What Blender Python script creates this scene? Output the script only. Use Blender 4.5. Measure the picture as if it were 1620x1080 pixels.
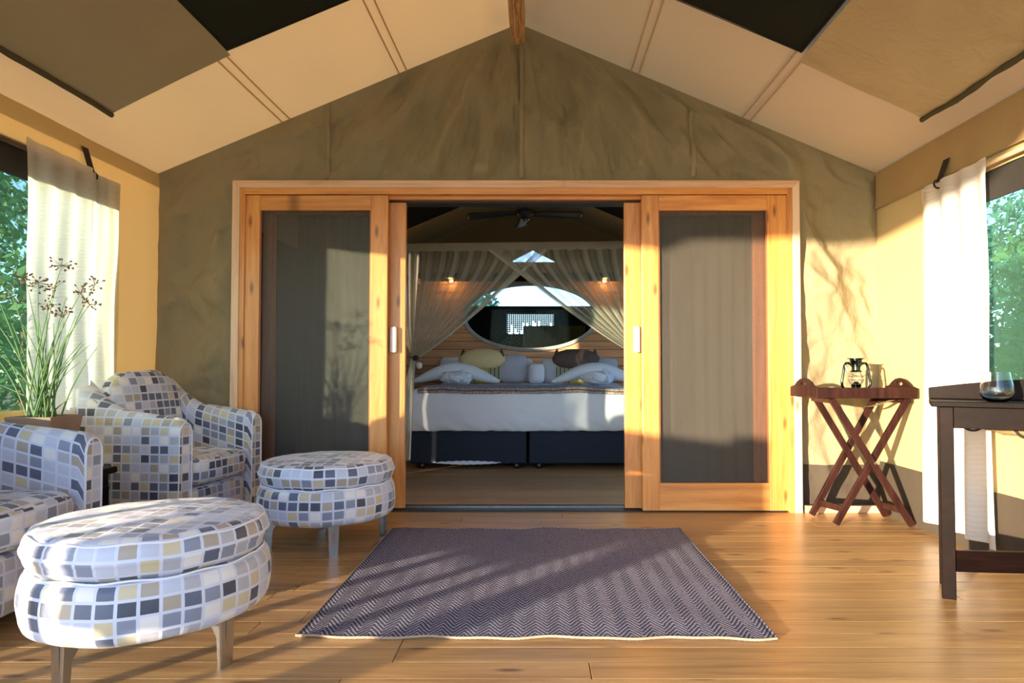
import bpy, bmesh, math, random
from mathutils import Vector, Matrix, noise
random.seed(7)
PI = math.pi
SC = bpy.context.scene
for o in list(bpy.data.objects): bpy.data.objects.remove(o)

# ------------------------------------------------------------------ camera
EYE = 0.90; F = 1050.0; TH = 0.0276
cam = bpy.data.cameras.new('camera'); cam_o = bpy.data.objects.new('camera', cam)
SC.collection.objects.link(cam_o); SC.camera = cam_o
cam.lens = 36*F/1620; cam.sensor_width = 36; cam.clip_start = 0.02; cam.clip_end = 500
cam.shift_x = -40/1620; cam.shift_y = 12/1620
cam_o.location = (0, 0, EYE); cam_o.rotation_euler = (PI/2+TH, 0, 0)

# ------------------------------------------------------------------ light
w = bpy.data.worlds.new('sky'); SC.world = w; w.use_nodes = True
wn = w.node_tree; bg = wn.nodes['Background']
sk = wn.nodes.new('ShaderNodeTexSky'); sk.sky_type = 'NISHITA'
sk.sun_disc = False; sk.sun_elevation = math.radians(16); sk.sun_rotation = math.radians(226)
sk.altitude = 800; sk.air_density = 1.0; sk.dust_density = 0.8; sk.ozone_density = 1.2
tint = wn.nodes.new('ShaderNodeMix'); tint.data_type = 'RGBA'; tint.blend_type = 'MULTIPLY'; tint.inputs[0].default_value = 1
wn.links.new(sk.outputs[0], tint.inputs[6]); tint.inputs[7].default_value = (.80, .95, 1.16, 1); wn.links.new(tint.outputs[2], bg.inputs[0]); bg.inputs[1].default_value = 0.40
sun = bpy.data.lights.new('sun', 'SUN'); sun.energy = 12; sun.color = (1.0, 0.80, 0.56); sun.angle = math.radians(0.8)
sun_o = bpy.data.objects.new('sun', sun); SC.collection.objects.link(sun_o)
AZ = math.radians(42); TE = 0.085
SD = Vector((math.sin(AZ), math.cos(AZ), -TE)).normalized()
sun_o.rotation_euler = SD.to_track_quat('-Z', 'Y').to_euler(); sun_o.location = (-8, -8, 4)
SC.view_settings.view_transform = 'Standard'; SC.view_settings.look = 'None'
SC.view_settings.gamma = 1; SC.view_settings.use_curve_mapping = False
SC.view_settings.exposure = 0.52

# ------------------------------------------------------------------ helpers
def at(px, py, Y):
    dx = (px-850)/F; dy = (552-py)/F
    dY = math.cos(TH)-dy*math.sin(TH); dZ = math.sin(TH)+dy*math.cos(TH); t = Y/dY
    return Vector((dx*t, Y, EYE+dZ*t))
def link(o): SC.collection.objects.link(o); return o
def tag(o, label=None, cat=None, group=None, kind=None):
    if label: o['label'] = label
    if cat: o['category'] = cat
    if group: o['group'] = group
    if kind: o['kind'] = kind
    return o
def thing(name, label, cat, loc=(0, 0, 0), rz=0, group=None):
    o = link(bpy.data.objects.new(name, None)); o.location = loc; o.rotation_euler = (0, 0, rz)
    o.empty_display_size = 0.1
    return tag(o, label, cat, group)
def setting(name):
    o = link(bpy.data.objects.new(name, None)); o.empty_display_size = .1; o['kind'] = 'structure'; return o

class MB:
    def __init__(s): s.v = []; s.f = []; s.uv = []
    def add(s, vs, fs, uvs=None):
        n = len(s.v); s.v += [tuple(p) for p in vs]
        for i, f in enumerate(fs):
            s.f.append([n+k for k in f])
            s.uv.append(uvs[i] if uvs else [(0, 0)]*len(f))
        return s
    def box(s, a, b, c=0.0):
        x0, y0, z0 = a; x1, y1, z1 = b
        if c <= 0:
            vs = [(x0,y0,z0),(x1,y0,z0),(x1,y1,z0),(x0,y1,z0),(x0,y0,z1),(x1,y0,z1),(x1,y1,z1),(x0,y1,z1)]
            fs = [(0,3,2,1),(4,5,6,7),(0,1,5,4),(1,2,6,5),(2,3,7,6),(3,0,4,7)]
            return s.add(vs, fs)
        bm = bmesh.new(); bmesh.ops.create_cube(bm, size=1)
        for v in bm.verts:
            v.co = Vector(((x0+x1)/2+v.co.x*(x1-x0), (y0+y1)/2+v.co.y*(y1-y0), (z0+z1)/2+v.co.z*(z1-z0)))
        bmesh.ops.bevel(bm, geom=list(bm.edges), offset=c, segments=2, profile=.5, affect='EDGES')
        s.bm(bm); return s
    def bm(s, bm):
        bm.verts.ensure_lookup_table(); bm.verts.index_update()
        s.add([v.co.copy() for v in bm.verts], [[v.index for v in f.verts] for f in bm.faces]); bm.free(); return s
    def tube(s, pts, rad, n=10, caps=True):
        pts = [Vector(p) for p in pts]
        if not hasattr(rad, '__len__'): rad = [rad]*len(pts)
        vs = []; prev = None
        for i, p in enumerate(pts):
            d = (pts[min(i+1, len(pts)-1)]-pts[max(i-1, 0)]).normalized()
            if prev is None:
                a = Vector((0, 0, 1)) if abs(d.z) < .9 else Vector((1, 0, 0)); e = d.cross(a).normalized()
            else: e = (prev-d*prev.dot(d)).normalized()
            prev = e; g = d.cross(e)
            for k in range(n):
                t = 2*PI*k/n; vs.append(p+(e*math.cos(t)+g*math.sin(t))*rad[i])
        fs = []
        for i in range(len(pts)-1):
            for k in range(n):
                a = i*n+k; b = i*n+(k+1) % n; fs.append((a, b, b+n, a+n))
        if caps: fs.append(tuple(range(n))[::-1]); fs.append(tuple(range((len(pts)-1)*n, len(pts)*n)))
        return s.add(vs, fs)
    def lathe(s, prof, n=28, c=(0, 0, 0), sx=1, sy=1, cap=True):
        vs = []; fs = []
        for r, z in prof:
            for k in range(n):
                t = 2*PI*k/n; vs.append((c[0]+r*sx*math.cos(t), c[1]+r*sy*math.sin(t), c[2]+z))
        for i in range(len(prof)-1):
            for k in range(n):
                a = i*n+k; b = i*n+(k+1) % n; fs.append((a, b, b+n, a+n))
        if cap:
            if prof[0][0] > 1e-4: fs.append(tuple(range(n))[::-1])
            if prof[-1][0] > 1e-4: fs.append(tuple(range((len(prof)-1)*n, len(prof)*n)))
        return s.add(vs, fs)
    def grid(s, fn, nu, nv, uvfn=None):
        vs = [fn(i/nu, j/nv) for j in range(nv+1) for i in range(nu+1)]
        fs = []; uv = []
        for j in range(nv):
            for i in range(nu):
                a = j*(nu+1)+i; fs.append((a, a+1, a+nu+2, a+nu+1))
                q = [(i, j), (i+1, j), (i+1, j+1), (i, j+1)]
                uv.append([uvfn(x/nu, y/nv) if uvfn else (x/nu, y/nv) for x, y in q])
        return s.add(vs, fs, uv)
    def prism(s, poly, y0, y1):          # poly in xz, extruded along y
        n = len(poly)
        vs = [(x, y0, z) for x, z in poly]+[(x, y1, z) for x, z in poly]
        fs = [tuple(range(n)), tuple(range(n, 2*n))[::-1]]+[(i, i+n, (i+1) % n+n, (i+1) % n) for i in range(n)]
        return s.add(vs, fs)
    def beam(s, a, b, wx, wy, up=(0, 1, 0)):   # rectangular bar from a to b
        a = Vector(a); b = Vector(b); d = (b-a).normalized(); u = Vector(up); e = d.cross(u).normalized(); u = e.cross(d)
        vs = []
        for p in (a, b):
            for i, j in ((-1, -1), (1, -1), (1, 1), (-1, 1)): vs.append(p+e*i*wx/2+u*j*wy/2)
        return s.add(vs, [(0,1,2,3),(7,6,5,4),(0,4,5,1),(1,5,6,2),(2,6,7,3),(3,7,4,0)])
    def build(s, name, mat, parent=None, smooth=False, kind=None, bevel=0, fix=True):
        me = bpy.data.meshes.new(name); me.from_pydata(s.v, [], s.f)
        ul = me.uv_layers.new(name='uv'); k = 0
        for u in s.uv:
            for q in u: ul.data[k].uv = q; k += 1
        if mat: me.materials.append(mat)
        if fix:
            bm = bmesh.new(); bm.from_mesh(me); bmesh.ops.recalc_face_normals(bm, faces=bm.faces)
            if bevel: bmesh.ops.bevel(bm, geom=[e for e in bm.edges if e.is_manifold and e.calc_face_angle(0) > .6], offset=bevel, segments=2, profile=.5, affect='EDGES')
            bm.to_mesh(me); bm.free()
        if smooth:
            for p in me.polygons: p.use_smooth = True
            try: me.set_sharp_from_angle(angle=math.radians(50))
            except Exception: pass
        o = link(bpy.data.objects.new(name, me))
        if parent: o.parent = parent
        if kind: o['kind'] = kind
        return o
def box(name, a, b, mat, parent=None, c=0.0, kind=None):
    return MB().box(a, b, c).build(name, mat, parent, kind=kind)
def instance(src, name, parent, loc, scale=(1, 1, 1), rot=(0, 0, 0)):
    o = link(bpy.data.objects.new(name, src.data)); o.parent = parent; o.location = loc; o.scale = scale; o.rotation_euler = rot; return o
def copy_tree(o, parent=None):
    c = o.copy(); link(c); c.parent = parent
    for ch in [k for k in bpy.data.objects if k.parent == o]: copy_tree(ch, c)
    return c

# ------------------------------------------------------------------ materials
class NT:
    def __init__(s, name):
        s.m = bpy.data.materials.new(name); s.m.use_nodes = True; s.t = s.m.node_tree; s.t.nodes.clear()
        s.out = s.n('ShaderNodeOutputMaterial')
    def n(s, typ, ins=None, **kw):
        d = s.t.nodes.new(typ)
        for k, v in kw.items(): setattr(d, k, v)
        for k, v in (ins or {}).items():
            if hasattr(v, 'is_output') or isinstance(v, bpy.types.NodeSocket): s.t.links.new(v, d.inputs[k])
            else: d.inputs[k].default_value = v
        return d
    def math(s, op, a, b=0.0, c=0.0): return s.n('ShaderNodeMath', {0: a, 1: b, 2: c}, operation=op).outputs[0]
    def ramp(s, fac, stops, interp='LINEAR'):
        r = s.n('ShaderNodeValToRGB', {0: fac}); r.color_ramp.interpolation = interp
        e = r.color_ramp.elements
        while len(e) < len(stops): e.new(.5)
        for q, (p, c) in zip(e, stops): q.position = p; q.color = (*c, 1)
        return r.outputs[0]
    def mix(s, f, a, b, bt='MIX'):
        m = s.n('ShaderNodeMix', data_type='RGBA', blend_type=bt)
        for k, v in ((0, f), (6, a), (7, b)):
            if isinstance(v, bpy.types.NodeSocket): s.t.links.new(v, m.inputs[k])
            else: m.inputs[k].default_value = (*v, 1) if isinstance(v, tuple) and len(v) == 3 else v
        return m.outputs[2]
    def bsdf(s, **kw):
        p = s.n('ShaderNodeBsdfPrincipled')
        for k, v in kw.items():
            k = k.replace('_', ' ')
            if isinstance(v, bpy.types.NodeSocket): s.t.links.new(v, p.inputs[k])
            elif isinstance(v, tuple) and len(v) == 3: p.inputs[k].default_value = (*v, 1)
            else: p.inputs[k].default_value = v
        return p
    def bump(s, h, st=.3, d=.01): return s.n('ShaderNodeBump', {'Height': h, 'Strength': st, 'Distance': d}).outputs[0]
    def done(s, sh): s.t.links.new(sh if isinstance(sh, bpy.types.NodeSocket) else sh.outputs[0], s.out.inputs[0]); return s.m
def plain(name, col, rough=.6, metal=0, var=.12, scale=30, **kw):
    t = NT(name); g = t.n('ShaderNodeNewGeometry').outputs['Position']
    nz = t.n('ShaderNodeTexNoise', {'Vector': g, 'Scale': scale, 'Detail': 4.0}).outputs[0]
    c = t.mix(nz, tuple(x*(1-var) for x in col), tuple(min(1, x*(1+var)) for x in col))
    return t.done(t.bsdf(Base_Color=c, Roughness=rough, Metallic=metal, Normal=t.bump(nz, .15, .002), **kw))
def canvas(name, col, trans=.0, wr=.3, weave=500, scale=2.2, tcol=None):
    t = NT(name); g = t.n('ShaderNodeNewGeometry').outputs['Position']
    mp = t.n('ShaderNodeMapping', {'Vector': g, 'Scale': (1, 1, .55)}).outputs[0]
    n1 = t.n('ShaderNodeTexNoise', {'Vector': mp, 'Scale': scale, 'Detail': 5.0, 'Distortion': .35}).outputs[0]
    n2 = t.n('ShaderNodeTexNoise', {'Vector': g, 'Scale': 260.0, 'Detail': 2.0}).outputs[0]
    c = t.mix(n1, tuple(x*.88 for x in col), tuple(min(1, x*1.1) for x in col))
    c = t.mix(t.math('MULTIPLY', n2, .25), c, tuple(x*.6 for x in col))
    h = t.math('ADD', t.math('MULTIPLY', n1, 1.0), t.math('MULTIPLY', n2, .04))
    nm = t.bump(h, wr, .06)
    b = t.bsdf(Base_Color=c, Roughness=.9, Normal=nm); b.inputs['Specular IOR Level'].default_value = .15
    if trans > 0:
        tr = t.n('ShaderNodeBsdfTranslucent', {'Color': (*(tcol or col), 1), 'Normal': nm})
        return t.done(t.n('ShaderNodeMixShader', {0: trans, 1: b.outputs[0], 2: tr.outputs[0]}))
    return t.done(b)
def wood(name, c1, c2, c3, axis='X', rough=.42, knots=False, scale=1.0, coat=0.0, tint=.25, spec=.5, nb=.12):
    t = NT(name); g = t.n('ShaderNodeNewGeometry').outputs['Position']
    rnd = t.n('ShaderNodeObjectInfo').outputs['Random']
    off = t.n('ShaderNodeCombineXYZ', {0: t.math('MULTIPLY', rnd, 37.0), 1: t.math('MULTIPLY', rnd, 11.0), 2: t.math('MULTIPLY', rnd, 5.0)}).outputs[0]
    v = t.n('ShaderNodeVectorMath', {0: g, 1: off}, operation='ADD').outputs[0]
    s = {'X': (.9, 14, 14), 'Y': (14, .9, 14), 'Z': (14, 14, .9)}[axis]
    mp = t.n('ShaderNodeMapping', {'Vector': v, 'Scale': tuple(q*scale for q in s)}).outputs[0]
    n1 = t.n('ShaderNodeTexNoise', {'Vector': mp, 'Scale': 1.6, 'Detail': 5.0, 'Roughness': .62, 'Distortion': .8}).outputs[0]
    n2 = t.n('ShaderNodeTexNoise', {'Vector': mp, 'Scale': 9.0, 'Detail': 3.0, 'Roughness': .7}).outputs[0]
    c = t.ramp(n1, [(.25, c3), (.48, c1), (.72, c2)])
    c = t.mix(t.math('MULTIPLY', t.ramp(n2, [(.45, (0, 0, 0)), (.75, (1, 1, 1))]), .3), c, c3)
    tc = t.math('ADD', t.math('MULTIPLY', rnd, tint*2), 1-tint)
    cc = t.n('ShaderNodeCombineColor', {0: tc, 1: tc, 2: tc}).outputs[0]
    c = t.mix(1.0, c, cc, 'MULTIPLY')
    if knots:
        sv = t.n('ShaderNodeSeparateXYZ', {0: v}); A_, B_ = {'X': (0, 1), 'Z': (2, 0), 'Y': (1, 0)}[axis]
        kv = t.n('ShaderNodeCombineXYZ', {0: t.math('MULTIPLY', sv.outputs[A_], 2.2), 1: t.math('MULTIPLY', sv.outputs[B_], 7.5)}).outputs[0]
        vo = t.n('ShaderNodeTexVoronoi', {'Vector': kv, 'Scale': 1.0}, voronoi_dimensions='2D')
        k = t.ramp(vo.outputs['Distance'], [(.035, (1, 1, 1)), (.12, (0, 0, 0))])
        sel = t.n('ShaderNodeSeparateColor', {0: vo.outputs['Color']}).outputs[0]
        k = t.math('MULTIPLY', k, t.math('GREATER_THAN', sel, .55))
        c = t.mix(t.math('MULTIPLY', k, .75), c, tuple(x*.25 for x in c3))
    b = t.bsdf(Base_Color=c, Roughness=rough, Normal=t.bump(n2, nb, .004)); b.inputs['Coat Weight'].default_value = coat; b.inputs['Specular IOR Level'].default_value = spec
    b.inputs['Coat Roughness'].default_value = .25
    return t.done(b)
M = {}
M['olive'] = canvas('olive canvas', (.31, .26, .16), 0, 1.0, scale=3.6)
M['olive_flap'] = canvas('olive roof flap', (.40, .34, .22), 0, .35)
M['tan'] = canvas('tan canvas wall', (.62, .46, .22), .10, .16, scale=1.2, tcol=(.80, .50, .18))
M['roof'] = canvas('tan canvas roof', (.86, .63, .345), .14, .08, scale=1.2, tcol=(.85, .55, .24))
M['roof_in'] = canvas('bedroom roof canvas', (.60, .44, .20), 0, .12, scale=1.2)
M['brown'] = canvas('shaded brown canvas', (.44, .31, .15), 0, .2, scale=3)  # tan canvas darkened, shade put into the colour
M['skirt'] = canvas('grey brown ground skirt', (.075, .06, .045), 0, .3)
M['strap'] = plain('black webbing', (.02, .017, .015), .8)
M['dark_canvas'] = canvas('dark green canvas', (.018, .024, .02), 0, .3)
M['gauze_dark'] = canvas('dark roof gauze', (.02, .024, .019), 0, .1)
M['door'] = wood('orange door timber', (.66, .27, .065), (.80, .38, .11), (.46, .15, .035), 'Z', .38, True, coat=.25, tint=.07)
M['door_x'] = wood('orange door timber rails', (.66, .27, .065), (.80, .38, .11), (.46, .15, .035), 'X', .38, True, coat=.25, tint=.07)
M['door_red'] = wood('red brown door timber', (.33, .11, .04), (.44, .17, .065), (.22, .06, .025), 'Z', .5, tint=.05)
M['casing'] = wood('pale pink casing timber', (.74, .50, .33), (.82, .62, .44), (.58, .34, .19), 'Z', .5, True, tint=.05)
M['casing_x'] = wood('pale pink casing timber head', (.74, .46, .28), (.82, .56, .37), (.58, .32, .17), 'X', .5, True, tint=.05)
M['deck'] = wood('varnished pine deck', (.42, .255, .105), (.52, .335, .155), (.25, .135, .055), 'X', .36, True, coat=.12, tint=.14)
M['deck_in'] = wood('bedroom floor boards', (.50, .30, .13), (.60, .38, .18), (.34, .18, .07), 'X', .4, False, tint=.14)
M['panel'] = wood('red cedar cladding', (.66, .33, .15), (.78, .44, .22), (.48, .20, .08), 'X', .45, False, tint=.12)
M['ebony'] = wood('dark mahogany table wood', (.006, .0028, .0024), (.010, .0045, .0036), (.003, .0018, .0015), 'X', .38, coat=.0, spec=.06, nb=.02)
M['mahogany'] = wood('red mahogany tray table wood', (.026, .0085, .0065), (.042, .014, .010), (.012, .004, .0035), 'Z', .4, coat=.0, spec=.15, tint=.06)
M['pole'] = wood('peeled gum pole', (.40, .22, .09), (.68, .46, .24), (.09, .05, .03), 'Y', .6, True, scale=2.6)
M['black'] = plain('black track', (.012, .012, .014), .5)
M['steel'] = plain('brushed steel', (.36, .35, .35), .25, 1)
M['white_plastic'] = plain('white handle', (.85, .80, .76), .35, var=.02)
M['chrome'] = plain('black chrome', (.05, .07, .06), .14, 1, var=.3)
M['rod'] = plain('curtain rod wood', (.10, .055, .035), .4)
M['rod_pale'] = plain('pale curtain rod', (.75, .52, .33), .4)
M['white_cloth'] = plain('white bed linen', (.82, .84, .92), .85, var=.04, scale=5)
M['pot'] = plain('brown stoneware pot', (.30, .19, .13), .6, var=.3, scale=12)
M['soil'] = plain('soil', (.05, .035, .02), .95)
M['navy'] = plain('navy bed base cloth', (.018, .025, .045), .85, var=.2)
M['bed_foot'] = plain('dark turned foot', (.03, .012, .01), .3)
M['ground'] = plain('dry bush ground', (.34, .25, .13), .95, var=.3, scale=.8)
M['bark'] = plain('bark', (.14, .10, .07), .9, var=.3)
M['sand_cloth'] = plain('mustard cloth', (.15, .12, .035), .9)
M['cream_pillow'] = plain('cream velvet', (.75, .58, .30), .7)
M['brown_pillow'] = plain('brown velvet', (.10, .065, .05), .7, var=.4)
M['grey_pillow'] = plain('grey linen', (.50, .50, .58), .85)
M['towel'] = plain('white towel', (.78, .82, .90), .95, var=.06, scale=60)
M['rim'] = plain('grey weathered oval rim', (.32, .33, .31), .6, var=.35, scale=14)

def m_glass(name, tint=(1, 1, 1), rough=0.0):
    t = NT(name); g = t.n('ShaderNodeBsdfGlass', {'Color': (*tint, 1), 'Roughness': rough, 'IOR': 1.45})
    return t.done(g)
M['glass'] = m_glass('clear glass', (.95, .97, .98))
def m_screen(name, col, opac, gloss=.5, tc=(1, 1, 1)):
    t = NT(name); g = t.n('ShaderNodeNewGeometry').outputs['Position']
    n = t.n('ShaderNodeTexNoise', {'Vector': g, 'Scale': 180.0, 'Detail': 3.0}).outputs[0]
    n2 = t.n('ShaderNodeTexNoise', {'Vector': g, 'Scale': 6.0, 'Detail': 3.0}).outputs[0]
    f = t.math('ADD', t.math('MULTIPLY', t.math('SUBTRACT', n, .5), .5), opac)
    b = t.bsdf(Base_Color=col, Roughness=gloss, Normal=t.bump(n2, .3, .02))
    tr = t.n('ShaderNodeBsdfTransparent', {'Color': (*tc, 1)})
    return t.done(t.n('ShaderNodeMixShader', {0: f, 1: tr.outputs[0], 2: b.outputs[0]}))
M['screen'] = m_screen('insect screen of doors', (.078, .068, .055), .52)
M['gauze_green'] = m_screen('green window gauze', (.05, .13, .085), .45, .8, (.80, .97, .86))

def m_squares():
    t = NT('mosaic square upholstery'); uv = t.n('ShaderNodeUVMap', uv_map='uv').outputs[0]
    rnd = t.n('ShaderNodeObjectInfo').outputs['Random']
    s = t.n('ShaderNodeVectorMath', {0: uv, 1: (1/.053, 1/.046, 1)}, operation='MULTIPLY').outputs[0]
    fl = t.n('ShaderNodeVectorMath', {0: s}, operation='FLOOR').outputs[0]
    fr = t.n('ShaderNodeVectorMath', {0: s}, operation='FRACTION').outputs[0]
    sp = t.n('ShaderNodeSeparateXYZ', {0: fr})
    def inside(x, g): return t.math('MULTIPLY', t.math('GREATER_THAN', x, g), t.math('LESS_THAN', x, 1-g))
    mask = t.math('MULTIPLY', inside(sp.outputs[0], .085), inside(sp.outputs[1], .095))
    wn_ = t.n('ShaderNodeTexWhiteNoise', {'Vector': fl}, noise_dimensions='3D').outputs[0]
    c = t.ramp(wn_, [(0, (.52, .57, .72)), (.22, (.10, .125, .20)), (.35, (.23, .27, .38)), (.47, (.43, .45, .52)),
                     (.60, (.055, .065, .10)), (.69, (.58, .52, .36)), (.80, (.76, .76, .78)), (.92, (.40, .35, .30))], 'CONSTANT')
    st = t.n('ShaderNodeTexNoise', {'Vector': uv, 'Scale': 90.0, 'Detail': 2.0}).outputs[0]
    c = t.mix(mask, (.62, .67, .82), c)
    wr = t.n('ShaderNodeTexNoise', {'Vector': uv, 'Scale': 7.0, 'Detail': 3.0, 'Distortion': .6}).outputs[0]
    b = t.bsdf(Base_Color=c, Roughness=.42, Normal=t.bump(wr, .22, .03)); b.inputs['Sheen Weight'].default_value = .25
    return t.done(b)
M['squares'] = m_squares()

def m_rug():
    t = NT('navy herringbone weave'); g = t.n('ShaderNodeNewGeometry').outputs['Position']
    sp = t.n('ShaderNodeSeparateXYZ', {0: g})
    wob = t.n('ShaderNodeTexNoise', {'Vector': g, 'Scale': 14.0, 'Detail': 2.0}).outputs[0]
    x = t.math('ADD', sp.outputs[0], t.math('MULTIPLY', wob, .012))
    tri = t.math('PINGPONG', x, .040)
    v = t.math('ADD', sp.outputs[1], t.math('MULTIPLY', tri, 1.7))
    st = t.math('FRACT', t.math('MULTIPLY', v, 1/.027))
    th = t.math('GREATER_THAN', st, .53)
    n = t.n('ShaderNodeTexNoise', {'Vector': g, 'Scale': 150.0, 'Detail': 3.0}).outputs[0]
    fac = t.math('MULTIPLY', th, t.ramp(n, [(.33, (.35, .35, .35)), (.55, (1, 1, 1))]))
    big = t.n('ShaderNodeTexNoise', {'Vector': g, 'Scale': 2.5, 'Detail': 2.0}).outputs[0]
    c = t.mix(fac, (.016, .034, .12), t.mix(big, (.30, .275, .30), (.42, .375, .37)))
    return t.done(t.bsdf(Base_Color=c, Roughness=.95, Normal=t.bump(st, .18, .004)))
M['rug'] = m_rug()
M['rug_edge'] = plain('jute binding', (.36, .26, .18), .9)

def m_curtain(name, col, tr):
    t = NT(name); uv = t.n('ShaderNodeUVMap', uv_map='uv').outputs[0]
    mp = t.n('ShaderNodeMapping', {'Vector': uv, 'Scale': (3.5, 5, 1)}).outputs[0]
    wv = t.n('ShaderNodeTexWave', {'Vector': mp, 'Scale': 2.6, 'Distortion': 9.0, 'Detail': 2.0, 'Detail Scale': .6}, bands_direction='Y').outputs['Fac']
    c = t.mix(wv, tuple(x*.93 for x in col), col)
    nm = t.bump(wv, .2, .006)
    b = t.bsdf(Base_Color=c, Roughness=.85, Normal=nm)
    tl = t.n('ShaderNodeBsdfTranslucent', {'Color': (*col, 1), 'Normal': nm})
    return t.done(t.n('ShaderNodeMixShader', {0: tr, 1: b.outputs[0], 2: tl.outputs[0]}))
M['curtain'] = m_curtain('cream tree ring curtain', (.95, .91, .84), .62)
M['curtain_white'] = m_curtain('white tree ring curtain', (.88, .84, .80), .35)
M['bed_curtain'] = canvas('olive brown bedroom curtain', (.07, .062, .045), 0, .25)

def m_net():
    t = NT('sheer mosquito netting'); uv = t.n('ShaderNodeUVMap', uv_map='uv').outputs[0]
    sp = t.n('ShaderNodeSeparateXYZ', {0: uv})
    s = t.math('SINE', t.math('MULTIPLY', sp.outputs[0], 2*PI*1.0))
    n = t.n('ShaderNodeTexNoise', {'Vector': t.n('ShaderNodeMapping', {'Vector': uv, 'Scale': (3.0, .15, 1)}).outputs[0], 'Scale': 1.0, 'Detail': 3.0}).outputs[0]
    f = t.math('ADD', t.math('MULTIPLY', t.math('GREATER_THAN', s, .25), .26), t.math('ADD', t.math('MULTIPLY', n, .25), .19), 0)
    f = t.math('ADD', f, sp.outputs[2])
    b = t.bsdf(Base_Color=(.80, .78, .66), Roughness=.9)
    tl = t.n('ShaderNodeBsdfTranslucent', {'Color': (.8, .78, .66, 1)})
    m = t.n('ShaderNodeMixShader', {0: .4, 1: b.outputs[0], 2: tl.outputs[0]})
    tr = t.n('ShaderNodeBsdfTransparent', {'Color': (1, 1, 1, 1)})
    return t.done(t.n('ShaderNodeMixShader', {0: f, 1: tr.outputs[0], 2: m.outputs[0]}))
M['net'] = m_net()
def m_net2(op):
    t = NT('dense netting hem'); b = t.bsdf(Base_Color=(.74, .72, .60), Roughness=.9)
    tr = t.n('ShaderNodeBsdfTransparent', {'Color': (1, 1, 1, 1)})
    return t.done(t.n('ShaderNodeMixShader', {0: op, 1: tr.outputs[0], 2: b.outputs[0]}))
M['net_hem'] = m_net2(.60)
def m_leaf(name, col):
    t = NT(name); g = t.n('ShaderNodeNewGeometry').outputs['Position']
    n = t.n('ShaderNodeTexNoise', {'Vector': g, 'Scale': 1.2, 'Detail': 3.0}).outputs[0]
    c = t.mix(n, tuple(x*.6 for x in col), tuple(x*1.4 for x in col))
    b = t.bsdf(Base_Color=c, Roughness=.6); tl = t.n('ShaderNodeBsdfTranslucent', {'Color': c})
    return t.done(t.n('ShaderNodeMixShader', {0: .35, 1: b.outputs[0], 2: tl.outputs[0]}))
M['leaf'] = m_leaf('bush leaves', (.10, .26, .10)); M['leaf2'] = m_leaf('blue green leaves', (.05, .20, .14))
M['reed'] = m_leaf('reed stems', (.22, .38, .14)); M['seed'] = plain('brown seed heads', (.16, .08, .04), .9)
def m_stripes():
    t = NT('striped fringe cloth'); g = t.n('ShaderNodeTexCoord').outputs['Object']
    sp = t.n('ShaderNodeSeparateXYZ', {0: g})
    f = t.math('FRACT', t.math('MULTIPLY', sp.outputs[0], 1/.045))
    mid = t.math('LESS_THAN', t.math('ABSOLUTE', sp.outputs[0]), .07)
    c = t.ramp(f, [(0, (.07, .09, .05)), (.35, (.62, .58, .38)), (.6, (.12, .13, .06)), (.8, (.55, .5, .3))], 'CONSTANT')
    c = t.mix(t.math('MULTIPLY', mid, .75), c, (.62, .50, .06))
    return t.done(t.bsdf(Base_Color=c, Roughness=.9))
M['stripes'] = m_stripes()
def m_runner():
    t = NT('grey woven bed runner'); g = t.n('ShaderNodeNewGeometry').outputs['Position']
    n = t.n('ShaderNodeTexNoise', {'Vector': g, 'Scale': 45.0, 'Detail': 3.0}).outputs[0]
    c = t.ramp(n, [(.35, (.20, .19, .22)), (.6, (.45, .42, .42))])
    return t.done(t.bsdf(Base_Color=c, Roughness=.95, Normal=t.bump(n, .4, .01)))
M['runner'] = m_runner(); M['runner_stripe'] = plain('rust stripe', (.22, .09, .05), .9)
def m_emit(name, col, st):
    t = NT(name); return t.done(t.n('ShaderNodeEmission', {'Color': (*col, 1), 'Strength': st}))
M['lamp'] = m_emit('lit sconce glass', (1, .62, .2), 3)

# ------------------------------------------------------------------ geometry constants
XL, XR, XC = -2.42, 2.165, -.12
ZE, ZA, YW = 2.13, 3.10, 4.20
SL = (ZA-ZE)/(XC-XL)
SR = (ZA-ZE)/(XR-XC)
def roof(x): return ZA-SL*(XC-x) if x < XC else ZA-SR*(x-XC)

# ------------------------------------------------------------------ ground, deck
gr = MB().grid(lambda u, v: (-60+120*u, -60+120*v, -.55+.12*noise.noise(Vector((u*30, v*30, 0)))), 60, 60).build('ground', M['ground'], kind='structure', smooth=True)
fl = setting('floor')
box('floor_joist_base', (-2.75, -1.3, -.5), (2.6, 10.4, -.032), M['soil'], fl)
pl = box('plank', (-.5, 0, -.03), (.5, .105, 0), M['deck'], fl, .0006)
first = True
row = 0; y = -1.2
while y < 4.12:
    x = -2.7; k = 0
    L0 = random.uniform(1.2, 3.2)
    while x < 2.5:
        L = min(L0 if k == 0 else random.uniform(2.2, 3.6), 2.55-x)
        if 2.55-(x+L) < .5: L = 2.55-x
        hh = random.uniform(-.0002, .0001)
        if first: o = pl; first = False
        else: o = link(bpy.data.objects.new('plank', pl.data)); o.parent = fl
        o.location = (x+L/2, y, hh); o.scale = (L-.003, 1, 1); x += L; k += 1
    y += .1085
me_in = pl.data.copy(); me_in.materials.clear(); me_in.materials.append(M['deck_in'])
y = 4.36
while y < 8.05:
    sp = random.uniform(-1.5, 1.2)
    for a, b in ((-2.6, sp), (sp, 2.4)):
        o = link(bpy.data.objects.new('plank', me_in)); o.parent = fl; o.location = ((a+b)/2, y, 0); o.scale = (b-a-.003, .82, 1)
    y += .0895

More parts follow.
